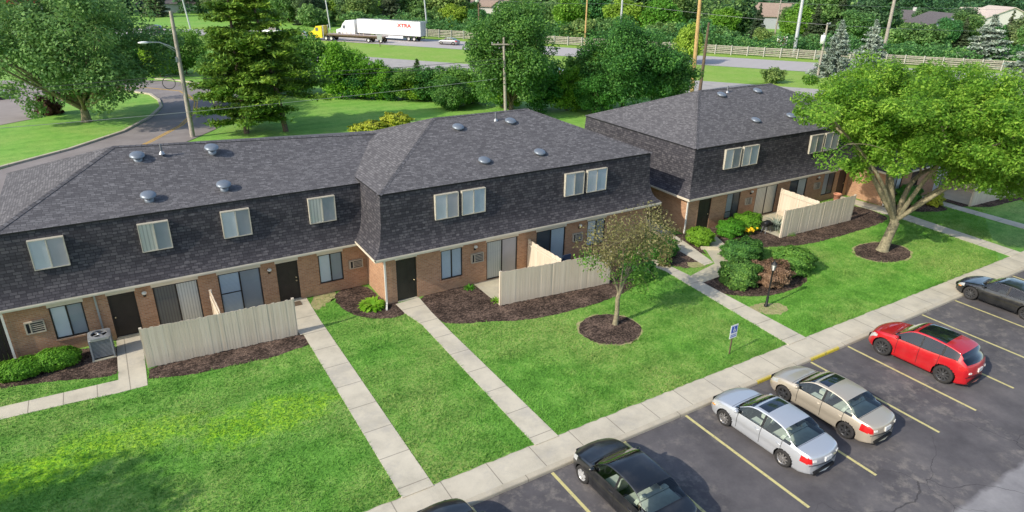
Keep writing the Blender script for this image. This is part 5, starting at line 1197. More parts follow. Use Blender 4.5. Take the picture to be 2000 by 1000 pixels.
# ------------------------------------------------------------------ vehicles
def pchip(keys):
    xs = np.array([k[0] for k in keys], float); ys = np.array([k[1] for k in keys], float); h = np.diff(xs); dl = np.diff(ys) / h; m = np.zeros(len(xs))
    for i in range(1, len(xs) - 1):
        if dl[i - 1] * dl[i] > 0: w1, w2 = 2 * h[i] + h[i - 1], h[i] + 2 * h[i - 1]; m[i] = (w1 + w2) / (w1 / dl[i - 1] + w2 / dl[i])
    m[0], m[-1] = dl[0], dl[-1]
    def f(x):
        i = min(max(int(np.searchsorted(xs, x)) - 1, 0), len(h) - 1); t = (x - xs[i]) / h[i]; t = min(1, max(0, t))
        return (2 * t ** 3 - 3 * t ** 2 + 1) * ys[i] + (t ** 3 - 2 * t ** 2 + t) * h[i] * m[i] + (-2 * t ** 3 + 3 * t ** 2) * ys[i + 1] + (t ** 3 - t ** 2) * h[i] * m[i + 1]
    return f
SEDAN = dict(top=[(-1, .60), (-.985, .90), (-.95, .965), (-.82, 1.01), (-.69, 1.035), (-.60, 1.12), (-.42, 1.345), (-.30, 1.405), (-.10, 1.44), (.08, 1.43), (.18, 1.385), (.46, 1.01), (.52, .97), (.72, .90), (.88, .80), (.96, .69), (1, .50)],
             belt=[(-1, .58), (-.985, .82), (-.9, .92), (-.6, .955), (-.2, .93), (.2, .905), (.45, .885), (.6, .86), (.8, .78), (.93, .68), (1, .47)],
             ws=(.165, .465), rg=(-.685, -.425), side=(-.60, .42), bp=(-.085,), cq=-.52, roof_side=True)
SUV = dict(top=[(-1, .62), (-.985, .95), (-.955, 1.10), (-.87, 1.28), (-.74, 1.50), (-.66, 1.565), (-.42, 1.645), (-.15, 1.675), (.06, 1.655), (.17, 1.60), (.46, 1.17), (.52, 1.12), (.72, 1.05), (.88, .95), (.96, .80), (1, .52)],
           belt=[(-1, .60), (-.985, .90), (-.93, 1.08), (-.7, 1.19), (-.5, 1.15), (-.2, 1.10), (.2, 1.07), (.45, 1.045), (.6, 1.0), (.8, .92), (.93, .78), (1, .50)],
           ws=(.165, .465), rg=(-.945, -.755), side=(-.76, .42), bp=(-.06, -.46), cq=-.78, roof_side=True)
PICKUP = dict(top=[(-1, .9), (-.98, 1.12), (-.30, 1.14), (-.285, 1.16), (-.262, 1.80), (-.10, 1.86), (.10, 1.86), (.20, 1.80), (.42, 1.26), (.48, 1.2), (.75, 1.16), (.93, 1.06), (1, .70)],
              belt=[(-1, .88), (-.98, 1.08), (-.28, 1.10), (0, 1.12), (.4, 1.12), (.7, 1.06), (.93, .96), (1, .66)], ws=(.19, .43), rg=(-.284, -.264), side=(-.25, .38), bp=(.02,), cq=-.24, roof_side=True)
def vehicle(name, label, cat, loc, L, W, H, wb, fo, wr, prof, paint, rz=0.0, glass='car_glass', seat='seat', rim='rim', spokes=9, sunroof=None, group=None, lowres=False, pitch_seat=True, tail=((-.80, -.985), (.70, .93), .52), head=((.80, .985), (.55, .86), .50), tailname=True, mirror=True, exhaust=False, plate=True, lampcol='head', marker=None, spoiler=False):
    """loc = ground point under the centre; fo = front overhang; y is forward"""
    root = empty(name, loc, label, cat, group, rz); hr = H / (1.445 if prof is SEDAN else (1.675 if prof is SUV else 1.86)); hl = L / 2
    ftop, fbelt = pchip([(u, z * hr) for u, z in prof['top']]), pchip([(u, z * hr) for u, z in prof['belt']])
    NY = 60 if lowres else 150; us = np.linspace(-1, 1, NY)
    us = np.sort(np.concatenate([us, [-.997, -.992, .992, .997]])); NS = 7 if lowres else 13; NG = 6; NR = 8
    yf = hl - fo; yr = yf - wb; wy = (yf, yr); Ra = wr * 1.17; zb = .17 * H / 1.445
    ends = pchip([(-1, .80), (-.96, .90), (-.80, .975), (-.5, 1), (.4, 1), (.75, .975), (.93, .90), (1, .74)])
    rows = []; V = []
    for u in us:
        w = W / 2 * ends(u); top, belt = ftop(u), min(fbelt(u), ftop(u) - .012); wbel = w * .94; zlo = zb + max(0, (abs(u) - .86)) * .45
        edge = belt + (top - belt) * (.90 if top - belt > .2 else .55); tum = .40 if prof is not SUV else .34; we = max(.05, wbel - tum * (edge - belt) - .02 * (top - belt > .03)); r = [(0, zlo), (w * .80, zlo), (w * .965, zlo + .035)]
        for k in range(1, NS + 1):
            t = k / NS; z = zlo + .035 + (belt - zlo - .035) * t; q = t * 1.0; x = w * (.965 + .035 * math.sin(min(1, q * 1.5) * math.pi / 2)) if q < .62 else w * (1.0 - .06 * ((q - .62) / .38) ** 1.6)
            # crease below the window line and scalloped doors
            x += -.012 * math.exp(-((q - .42) / .12) ** 2) * (1 if abs(u) < .62 else 0)
            r.append((x, z))
        for k in range(1, NG + 1):
            t = (k - (.0 if k == NG else .12)) / NG if k > 1 else .07; t = [0, .05, .28, .52, .75, .94, 1.0][k]; r.append((wbel + (we - wbel) * t, belt + (edge - belt) * t))
        for k in range(1, NR + 1):
            th = [0, .10, .22, .36, .50, .64, .77, .89, 1.0][k] * math.pi / 2; r.append((we * math.cos(th), edge + (top - edge) * math.sin(th)))
        rows.append(r)
    NP = len(rows[0]); bow = .20 * L / 4.4
    def P(i, k, s):
        x, z = rows[i][k]; u = us[i]; y = u * hl; q = max(0, (abs(u) - .62) / .38); y -= math.copysign(bow * (x / (W / 2)) ** 2 * q * q * (3 - 2 * q), u)
        if k <= 2 + NS and abs(x) > W * .3:
            for c in wy:
                d = math.hypot(y - c, z - wr)
                if abs(d - Ra) < .024 * L / 4.4 and d > 1e-3: y = c + (y - c) * Ra / d; z = wr + (z - wr) * Ra / d
        return (s * x, y, z)
    vid = {}; VV = []
    def vi(i, k, s):
        if k in (0, NP - 1): s = 1
        if (i, k, s) not in vid: vid[(i, k, s)] = len(VV); VV.append(P(i, k, s))
        return vid[(i, k, s)]
    kb = 2 + NS; ke = kb + NG
    F = {'body': [], 'side_window': [], 'side_window2': [], 'windshield': [], 'rear_window': [], 'tail1': [], 'tail-1': [], 'head1': [], 'head-1': [], 'sunroof': [], 'trim': []}
    for i in range(len(us) - 1):
        u = (us[i] + us[i + 1]) / 2
        for k in range(NP - 1):
            for s in (1, -1):
                a = P(i, k, s); b = P(i + 1, k + 1, s); cx, cy, cz = (a[0] + b[0]) / 2, (a[1] + b[1]) / 2, (a[2] + b[2]) / 2
                if k <= kb and abs(cx) > W * .22 and any(math.hypot(cy - c, cz - wr) < Ra for c in wy) and cz < wr * 2.4: continue
                f = [vi(i, k, s), vi(i + 1, k, s), vi(i + 1, k + 1, s), vi(i, k + 1, s)]; f = list(dict.fromkeys(f)); f = f if s > 0 else f[::-1]
                if len(f) < 3: continue
                rg = (rows[i][ke][1] - rows[i][kb][1]); key = 'body'
                if kb <= k < ke and prof['side'][0] < u < prof['side'][1] and rg > .075 * hr:
                    inp = any(abs(u - q) < .018 for q in prof['bp'])
                    if k == kb: key = 'trim'
                    elif k == ke - 1: key = 'body' if rg > .2 * hr else 'trim'
                    elif inp: key = 'trim'
                    else: key = 'side_window' if s < 0 else 'side_window2'
                elif k >= ke + 1 and prof['ws'][0] < u < prof['ws'][1]: key = 'windshield'
                elif k >= ke + 1 and prof['rg'][0] < u < prof['rg'][1]: key = 'rear_window'
                elif sunroof and sunroof[0] < u < sunroof[1] and k >= ke + 1 and abs(cx) < sunroof[2] * W / 2: key = 'sunroof'
                elif not lowres or True:
                    (t0, t1), (z0, z1), xm = tail
                    if t1 - .02 < u < t0 and z0 * hr < cz < z1 * hr and abs(cx) > xm * W / 2 and 3 <= k <= kb + 2 and u < t0 - (abs(cx) < W * .43) * .1: key = 'tail%d' % s
                    (t0, t1), (z0, z1), xm = head
                    if t0 < u < t1 and z0 * hr < cz < z1 * hr and abs(cx) > xm * W / 2 and kb - 3 <= k <= kb + 2: key = 'head%d' % s
                F[key].append(f)
    # closed ends
    for i, rev in ((0, True), (len(us) - 1, False)):
        for k in range(NP - 2):
            q = [vi(i, k, 1), vi(i, k + 1, 1), vi(i, k + 1, -1), vi(i, k, -1)]; q = list(dict.fromkeys(q))
            if len(q) > 2: F['body'].append(q if rev else q[::-1])
    def part(nm, keys, mats, parent=root, lab=None, smooth=True):
        fs = []; mi = []
        for j, ky in enumerate(keys): fs += F[ky]; mi += [j] * len(F[ky])
        if not fs: return None
        used = sorted({v for f in fs for v in f}); mp = {v: j for j, v in enumerate(used)}; me = bpy.data.meshes.new(nm)
        me.from_pydata([VV[v] for v in used], [], [tuple(mp[v] for v in f) for f in fs])
        for m in mats: me.materials.append(M[m])
        me.polygons.foreach_set('material_index', mi); me.polygons.foreach_set('use_smooth', [smooth] * len(fs)); me.update()
        o = link(nm, me, parent, False)
        if lab: o['label'] = lab
        return o
    body = part('body', ['body', 'trim'], [paint, 'black'])
    part('windshield', ['windshield'], [glass]); part('rear_window', ['rear_window'], [glass]); part('side_window', ['side_window'], [glass]); part('side_window', ['side_window2'], [glass])
    part('tail_light', ['tail1'], ['tail']); part('tail_light', ['tail-1'], ['tail']); part('headlight', ['head1'], [lampcol]); part('headlight', ['head-1'], [lampcol]); part('sunroof', ['sunroof'], ['sunroof_glass'])
    # inner floor, wheel wells, seats
    def surf_x(u, z):
        i = int(np.argmin(abs(us - u))); best = W / 2
        for k in range(2, kb):
            (xa, za), (xb, zc) = rows[i][k], rows[i][k + 1]
            if za <= z <= zc: best = xa + (xb - xa) * (z - za) / max(1e-6, zc - za)
        return best
    mb = MB(); wi = W / 2 * .70; zf = .50 * hr
    mb.box(-wi, wi, -hl * .93, hl * .92, zb + .02, zf); mb.box(-W / 2 * .90, W / 2 * .90, yr + Ra + .02, yf - Ra - .02, zb + .02, zf - .01)
    for c in wy: mb.box(-W / 2 * .86, W / 2 * .86, c - Ra * .98, c + Ra * .98, wr * 2.0, min(wr * 2.35, wr * 2.0 + .10))
    mb.build('underbody', 'black', root, keep=False)
    if prof is not PICKUP and not lowres:
        mb = MB(); hs = hr
        for sx in (-1, 1):
            x = sx * W * .215; y0 = hl * .02
            mb.box(x - .22, x + .22, y0 - .02, y0 + .46, zf, zf + .16 * hs); mb.mesh([(x - .22, y0 - .06, zf + .08), (x + .22, y0 - .06, zf + .08), (x + .22, y0 + .08, zf + .08), (x - .22, y0 + .08, zf + .08), (x - .18, y0 - .20, zf + .60 * hs), (x + .18, y0 - .20, zf + .60 * hs), (x + .18, y0 - .11, zf + .60 * hs), (x - .18, y0 - .11, zf + .60 * hs)], [(0, 1, 5, 4), (1, 2, 6, 5), (2, 3, 7, 6), (3, 0, 4, 7), (4, 5, 6, 7)])
            mb.blob((x, y0 - .17, zf + .70 * hs), (.13, .055, .09), 0, 10)
        yb = hl * -.36; mb.box(-W * .36, W * .36, yb, yb + .42, zf, zf + .16 * hs); mb.mesh([(-W * .36, yb - .04, zf + .08), (W * .36, yb - .04, zf + .08), (W * .36, yb + .10, zf + .08), (-W * .36, yb + .10, zf + .08), (-W * .33, yb - .18, zf + .50 * hs), (W * .33, yb - .18, zf + .50 * hs), (W * .33, yb - .06, zf + .50 * hs), (-W * .33, yb - .06, zf + .50 * hs)], [(0, 1, 5, 4), (1, 2, 6, 5), (2, 3, 7, 6), (3, 0, 4, 7), (4, 5, 6, 7)])
        for x in (-.22 * W, .22 * W): mb.blob((x, yb - .12, zf + .56 * hs), (.13, .05, .075), 0, 10)
        if prof is SEDAN: mb.box(-W * .34, W * .34, -hl * .68, yb - .17, zf + .40 * hs, zf + .43 * hs)
        mb.build('seats', seat, root, keep=False)
        mb = MB(); mb.box(-W * .36, W * .36, hl * .34, hl * .47, zf + .1, .86 * hr); mb.tube([(-W * .215 + .15 * math.cos(t * math.pi / 6), hl * .30 + .03 * math.sin(t * math.pi / 6), .86 * hr + .15 * math.sin(t * math.pi / 6)) for t in range(13)], .014, 6); mb.build('dashboard', 'seat_dark', root, keep=False)
    # panel gaps, handles, mirrors
    if not lowres:
        g = MB()
        def ribbon(u, k0, k1, s, w=.008):
            i = int(np.argmin(abs(us - u)))
            for k in range(k0, k1):
                a, b = Vector(P(i, k, s)), Vector(P(i, k + 1, s)); n = Vector((s, 0, .0)) if k < kb else Vector((s * .8, 0, .6)); n = n * .004; t = Vector((0, w, 0)); g.face([a + n - t, a + n + t, b + n + t, b + n - t])
        for s in (1, -1):
            for u in (prof['side'][1] - .06, *prof['bp'][:1], (prof['cq'] + .06) if prof is not SUV else -.42): ribbon(u, 4, kb, s)
        for (u) in (.505, .93): # bonnet edges
            i = int(np.argmin(abs(us - u)))
            for s in (1, -1):
                for k in range(ke - 1, NP - 1):
                    a, b = Vector(P(i, k, s)), Vector(P(i, k + 1, s)); n = Vector((0, 0, .004)); t = Vector((0, .006, 0)); g.face([a + n - t, b + n - t, b + n + t, a + n + t])
        if prof is SEDAN:
            i = int(np.argmin(abs(us + .70)))
            for s in (1, -1):
                for k in range(ke + 1, NP - 1): a, b = Vector(P(i, k, s)), Vector(P(i, k + 1, s)); n = Vector((0, 0, .004)); t = Vector((0, .006, 0)); g.face([a + n - t, b + n - t, b + n + t, a + n + t])
        bm = bmesh.new(); bm.from_mesh(body.data)
        for q in g.f:
            ff = bm.faces.new([bm.verts.new(g.v[v]) for v in q]); ff.material_index = 1
        bm.to_mesh(body.data); bm.free()
        for s in (1, -1):
            for u in (prof['bp'][0] + .06, prof['cq'] + .10 if prof is not SUV else -.38):
                z = .80 * hr if prof is not SUV else .90 * hr; x = surf_x(u, z); mb = MB(); mb.tube([(s * (x + .005), u * hl - .09, z), (s * (x + .03), u * hl - .06, z), (s * (x + .03), u * hl + .06, z), (s * (x + .005), u * hl + .09, z)], .014, 6); mb.build('door_handle', paint, root, keep=False)
            if mirror:
                u = .37; z = fbelt(u) + .04; x = W / 2 * .94; mb = MB(); mb.blob((s * (x + .09), u * hl, z + .05), (.10, .06, .07), 0, 12); mb.bar((s * (x - .04), u * hl, z), (s * (x + .06), u * hl, z + .03), .05, .03); mb.build('mirror', paint, root, keep=False)
        # grille + bumper slot
        mb = MB(); mb.box(-W * .26, W * .26, hl - .035, hl + .012, .40 * hr, .56 * hr); mb.build('grille', 'black', root, keep=False)
        mb = MB(); mb.box(-W * .30, W * .30, -hl + .045, -hl + .25, zb + .01, zb + .13); mb.build('lower_bumper', 'black', root, keep=False)
        for zz, kx in ((.60, .44), (.655 if prof is SEDAN else .70, .30)):
            mb = MB(); mb.tube([(W * kx * t / 8, -hl + bow * (2 * kx * t / 8) ** 2 + .012 + (.022 if zz > .65 else -.013), zz * hr) for t in range(-8, 9)], .009, 5, cap=False); mb.build('bumper_seam', 'black', root, keep=False)
        for s in (1, -1):
            mb = MB(); x = W * .36; mb.bar((s * (x - .10), -hl + bow * ((x - .10) / (W / 2)) ** 2 - .002, .775 * hr), (s * (x + .02), -hl + bow * ((x + .02) / (W / 2)) ** 2 + .004, .775 * hr), .03, .07 * hr); mb.build('reversing_lamp', 'lamp_glass', root, keep=False)
        if plate: mb = MB(); zz = (.76 if prof is SEDAN else .83) * hr; mb.box(-.155, .155, -hl - .016, -hl + .04, zz - .085, zz + .075); mb.build('licence_plate', 'plate', root, keep=False)
        if exhaust:
            for s in (1, -1): mb = MB(); mb.tube([(s * W * .33, -hl + .1, zb + .07), (s * W * .33, -hl - .03, zb + .07)], .045, 12); mb.build('exhaust', 'metal', root, keep=False)
        if marker:
            for s in (1, -1): mb = MB(); x = surf_x(.86, .58 * hr); mb.blob((s * (x - .02), .86 * hl - .03, .58 * hr), (.035, .10, .035), 0, 8); mb.build('side_marker', 'amber', root, keep=False)
        if spoiler: mb = MB(); mb.box(-W * .36, W * .36, -hl * .905, -hl * .80, H * .985 - .07, H * .985 - .03); mb.build('spoiler', paint, root, keep=False)
    # wheels
    for s in (-1, 1):
        for c in wy:
            xo = s * (W / 2 * .985); wd = .20
            mb = MB(); mb.lathe([(wr * .66, 0.0), (wr * .80, .012), (wr * .95, .005), (wr, -.03), (wr, -wd + .03), (wr * .95, -wd), (wr * .5, -wd)], (0, 0, 0), 28, 0, 'x', cap=False); mb.v = [(xo + s * x, c + y, wr + z) for x, y, z in mb.v]
            wl = mb.build('wheel', 'rubber', root, keep=False); mb = MB()
            mb.lathe([(wr * .70, -.005), (wr * .66, -.012), (wr * .62, -.04), (wr * .58, -.06)], (0, 0, 0), 28, 0, 'x', cap=False); mb.lathe([(0, -.075), (wr * .64, -.075)], (0, 0, 0), 24, 1, 'x', cap=False); mb.lathe([(wr * .16, -.05), (wr * .15, -.012), (wr * .06, -.006), (0, -.006)], (0, 0, 0), 14, 0, 'x')
            for j in range(spokes if not lowres else 5):
                a = 2 * math.pi * j / spokes + .2; ca, sa = math.cos(a), math.sin(a); mb.bar((-.025, ca * wr * .10, sa * wr * .10), (-.020, ca * wr * .64, sa * wr * .64), wr * (1.15 / spokes + .05), .03, 0, (1, 0, 0))
            mb.v = [(xo + s * x, c + y, wr + z) for x, y, z in mb.v]; mb.build('rim', [rim, 'black'], wl, keep=False)
    return root
M['sunroof_glass'] = simple('sunroof_glass', (0.010, 0.013, 0.018), 0.06, 0, 0.05, 3, 0.6, 1.0)
ZL = -0.13; GP = 'cars parked nose-in along the kerb'
vehicle('parked_car', 'black sedan at the bottom with beige headrests behind its rear window', 'car', (11.24, 11.05, ZL), 4.25, 1.74, 1.36, 2.42, .83, .295, SEDAN, 'paint_black', R(0.5), rim='rim_white', spokes=7, group=GP, tail=((-.90, -.99), (.66, .90), .50))
vehicle('parked_car', 'silver sedan with sunroof between the black sedan and the champagne sedan', 'car', (17.28, 10.83, ZL), 4.30, 1.70, 1.36, 2.42, .87, .300, SEDAN, 'paint_silver', R(0.8), rim='rim', spokes=9, sunroof=(-.08, .13, .62), group=GP, marker=True, tail=((-.84, -.99), (.64, .86), .48))
vehicle('parked_car', 'champagne gold sedan with sunroof and red tail lights', 'car', (20.36, 10.73, ZL), 4.28, 1.70, 1.36, 2.50, .84, .305, SEDAN, 'paint_gold', R(1.2), rim='rim_dark', spokes=6, sunroof=(-.06, .13, .62), group=GP, tail=((-.80, -.99), (.66, .92), .56))
vehicle('parked_car', 'red crossover with long dark glass roof and dark alloy wheels', 'car', (26.84, 10.85, ZL), 4.10, 1.80, 1.62, 2.42, .80, .370, SUV, 'paint_red', R(2.4), glass='car_glass_dark', seat='seat_dark', rim='rim_dark', spokes=10, sunroof=(-.44, .10, .70), group=GP, tail=((-.84, -.99), (.86, 1.02), .50))
vehicle('parked_car', 'black sedan cut off by the right edge with grey dark wheels', 'car', (35.72, 11.62, ZL), 4.35, 1.74, 1.32, 2.45, .88, .330, SEDAN, 'paint_black', R(1.0), seat='seat_dark', rim='rim_dark', spokes=10, group=GP, marker=True)
vehicle('parked_car', 'black car at the bottom edge showing only its bonnet and windscreen', 'car', (5.72, 11.12, ZL), 4.3, 1.74, 1.40, 2.45, .85, .31, SEDAN, 'paint_black', R(0), group=GP)
# traffic
def vdir(a): return a  # heading about z (0 = +y)
HW = math.atan2(-0.62, -0.785 * -1)  # along the highway towards the upper left
hd = math.atan2(-(-0.62), 0.785)     # rz so that local +y points along (-.62,.785)
vehicle('car_on_highway', 'silver-grey sedan driving on the highway right of the trailers', 'car', (62.4, 126.9, .05), 4.6, 1.78, 1.42, 2.7, .9, .32, SEDAN, 'paint_grey', hd, lowres=True)
vehicle('suv_on_highway', 'dark navy sport utility vehicle on the road at the upper left', 'car', (11.6, 171.2, .05), 4.6, 1.85, 1.75, 2.7, .9, .36, SUV, 'paint_navy', R(60), lowres=True, glass='car_glass_dark')
vehicle('pickup_truck', 'white pickup truck on the highway behind the pines', 'pickup', (34.7, 157.2, .05), 5.6, 1.95, 1.85, 3.5, 1.0, .39, PICKUP, 'paint_white', R(44), lowres=True, glass='car_glass_dark')
vehicle('car_on_access_road', 'white car half hidden by the hedge on the access road', 'car', (57.2, 82.6, .05), 4.5, 1.78, 1.42, 2.7, .9, .32, SEDAN, 'paint_white', hd, lowres=True)
vehicle('car_on_highway', 'pale car just ahead of the yellow truck', 'car', (38.8, 153.5, .05), 4.5, 1.78, 1.42, 2.7, .9, .32, SEDAN, 'paint_white', hd, lowres=True)
vehicle('car_on_estate_road', 'grey car parked behind the pine branches on the estate road', 'car', (11.2, 79.5, .05), 4.5, 1.78, 1.42, 2.7, .9, .32, SEDAN, 'paint_grey', R(-20), lowres=True)
vehicle('far_parked_car', 'white car in the far lot seen through the left tree', 'car', (-11.5, 93, .05), 4.6, 1.8, 1.45, 2.7, .9, .32, SEDAN, 'paint_white', R(-75), lowres=True)
def wheel_pair(root, y, r, w, n=2):
    for s in (-1, 1):
        mb = MB(); mb.lathe([(r * .55, .0), (r * .9, .01), (r, -.04), (r, -.26), (r * .9, -.3), (r * .4, -.3)], (0, 0, 0), 18, 0, 'x', cap=False); mb.lathe([(0, -.06), (r * .56, -.03)], (0, 0, 0), 14, 1, 'x', cap=False); mb.v = [(s * w + s * x, y + a, r + b) for x, a, b in mb.v]; mb.build('wheel', ['rubber', 'rim_white'], root, keep=False)
def tractor(root, y0, paint, sleeper, H=2.9):
    """cab whose front bumper is at y0; y forward"""
    mb = MB()
    def loft(sec):
        for a, b in zip(sec[:-1], sec[1:]):
            for (p, q) in ((0, 1), (1, 2), (2, 3), (3, 4), (4, 5)): mb.face([a[p], a[q], b[q], b[p]])
        mb.face(sec[0][::-1]); mb.face(sec[-1])
    def S(y, w, zl, zh): return [(-w, y, zl), (-w, y, zh - .12), (-w + .14, y, zh), (w - .14, y, zh), (w, y, zh - .12), (w, y, zl)]
    L = 5.2 if sleeper else 3.6
    loft([S(y0, .82, .45, 1.35), S(y0 - .1, .98, .4, 1.55), S(y0 - 1.35, 1.08, .4, 1.85)]); loft([S(y0 - 1.35, 1.15, .5, 1.90), S(y0 - 1.95, 1.2, .5, 2.75 if not sleeper else 2.9), S(y0 - 2.6, 1.22, .5, 2.85 if not sleeper else 3.5), S(y0 - (L - .2), 1.22, .5, 2.85 if not sleeper else 3.75)])
    b = mb.build('cab', paint, root, keep=False)
    mb = MB(); mb.face([(-1.0, y0 - 1.42, 2.02), (1.0, y0 - 1.42, 2.02), (.95, y0 - 1.86, 2.66), (-.95, y0 - 1.86, 2.66)]); mb.build('windshield', 'car_glass_dark', root, keep=False)
    for s in (-1, 1): mb = MB(); mb.box(s * 1.225, s * 1.235, y0 - 2.6, y0 - 1.98, 1.85, 2.5); mb.build('side_window', 'blind_dark', root, keep=False); mb = MB(); mb.box(s * .55, s * .85, y0 - .02, y0 + .02, .85, 1.1); mb.build('headlight', 'head', root, keep=False); mb = MB(); mb.box(s * 1.0 - .06, s * 1.0 + .06, y0 - L - .05, y0 - L + .1, .6, 3.0); mb.build('exhaust_stack', 'metal', root, keep=False)
    mb = MB(); mb.box(-.45, .45, y0 - .01, y0 + .025, .6, 1.25); mb.build('grille', 'metal', root, keep=False); mb = MB(); mb.box(-.5, .5, y0 - L - 2.4, y0 - .5, .55, .85); mb.build('chassis', 'black', root, keep=False)
    for y in (y0 - 1.0, y0 - L - .6, y0 - L - 1.8): wheel_pair(root, y, .5, 1.2)
    return L
def semi():
    front = Vector((47.0, 150.8)); d = Vector((-.62, .785)); rear = front - d * 21.0; c = (front + rear) / 2
    root = empty('semi_truck', (c.x, c.y, .05), 'white semi truck with long white box trailer lettered in red on the highway', 'truck', rz=hd); L = tractor(root, 10.5, 'paint_white', True)
    y1 = 10.5 - L - .5; y0 = -10.5
    mb = MB(); mb.box(-1.25, 1.25, y0, y1, 1.1, 3.95); mb.box(-1.27, 1.27, y0, y0 + .08, 1.1, 3.97); mb.box(-1.26, 1.26, y0 + .08, y1, 3.955, 4.0)
    t = mb.build('box_trailer', 'paint_white', root, keep=False)
    mb = MB(); mb.box(-.03, .03, y0 - .03, y0 - .003, 1.2, 3.85); [mb.box(x - .03, x + .03, y0 - .05, y0 - .003, 1.2, 3.85) for x in (-.75, -.4, .4, .75)]; mb.build('rear_door_bars', 'metal', t, keep=False)
    tc = bpy.data.curves.new('lettering', 'FONT'); tc.body = 'XTRA'; tc.size = 1.0; tc.extrude = .01; tc.align_x = 'CENTER'; tc.align_y = 'CENTER'; tc.materials.append(M['sign_red']); tc.offset = 0.035
    to = bpy.data.objects.new('lettering', tc); COL.objects.link(to); lm = bpy.data.meshes.new_from_object(to.evaluated_get(bpy.context.evaluated_depsgraph_get())); bpy.data.objects.remove(to); o = bpy.data.objects.new('lettering', lm); COL.objects.link(o); o.parent = t; o.location = (-1.272, -6.7, 3.05); o.rotation_euler = (R(90), 0, R(-90)); o.scale = (1.25, 1, 1)
    mb = MB(); mb.box(-1.2, 1.2, y0 + .1, y1 - .3, .95, 1.09); mb.box(-1.0, 1.0, y0 + .1, y0 + .25, .45, .6); [mb.box(x, x + .1, y0 + .12, y0 + .22, .6, 1.0) for x in (-.8, .7)]; [mb.box(x - .06, x + .06, y1 - 3.0, y1 - 2.85, .2, .96) for x in (-.9, .9)]; mb.build('trailer_frame', 'black', root, keep=False)
    for s in (-1, 1): mb = MB(); mb.box(s * 1.15, s * 1.2, y0 + 4.2, y1 - 4.5, .45, .96); mb.build('side_skirt', 'paint_white', root, keep=False)
    for y in (y0 + 1.6, y0 + 2.9): wheel_pair(root, y, .5, 1.22)
semi()
def flatbed():
    front = Vector((39.6, 146.6)); d = Vector((-.62, .785)); d = Vector((-.70, .714)); rear = front - d * 17.2; c = (front + rear) / 2
    root = empty('flatbed_truck', (c.x, c.y, .05), 'yellow truck pulling a long low flatbed trailer in front of the white trailer', 'truck', rz=math.atan2(.70, .714)); L = tractor(root, 8.6, 'yellow_truck', False)
    y1 = 8.6 - L - .8; y0 = -8.6; mb = MB(); mb.box(-1.25, 1.25, y0, y1, 1.18, 1.32); mb.build('flatbed_deck', 'deck', root, keep=False)
    mb = MB(); mb.box(-.5, -.3, y0 + .3, y1 - .2, .75, 1.17); mb.box(.3, .5, y0 + .3, y1 - .2, .75, 1.17); mb.box(-1.27, -1.252, y0, y1, 1.1, 1.34); mb.box(1.252, 1.27, y0, y1, 1.1, 1.34); mb.build('trailer_frame', 'pole_brown', root, keep=False)
    for i in range(9): mb = MB(); y = y1 - .9 - i * .95; mb.box(-1.2, -1.1, y, y + .10, 1.33, 1.95); mb.build('stake', 'deck', root, keep=False)
    for y in (y0 + .7, y0 + 3.4): wheel_pair(root, y, .48, 1.2)
flatbed()

# ------------------------------------------------------------------ small street furniture
def lamp_post():
    root = empty('lamp_post', (25.0, 17.22, 0), 'black lantern lamp post beside the walkway in front of the brown shrub', 'lamp post'); mb = MB(); mb.lathe([(.10, 0), (.10, .10), (.065, .14), (.06, .5), (.04, .54), (.038, 1.82), (.06, 1.86), (.07, 1.9)], (0, 0, 0), 14); mb.build('post_shaft', 'black', root, keep=False)
    mb = MB(); mb.lathe([(.055, 1.905), (.105, 2.2)], (0, 0, 0), 6, smooth=False); g = mb.build('lantern_glass', 'lamp_glass', root, keep=False)
    mb = MB(); mb.lathe([(.15, 2.20), (.10, 2.28), (.03, 2.36), (.02, 2.42), (0, 2.44)], (0, 0, 0), 6, smooth=False)
    for k in range(6): a = k * math.pi / 3; mb.tube([(.057 * math.cos(a), .057 * math.sin(a), 1.9), (.11 * math.cos(a), .11 * math.sin(a), 2.2)], .009, 5)
    mb.build('lantern_cap', 'black', root, keep=False)
lamp_post()
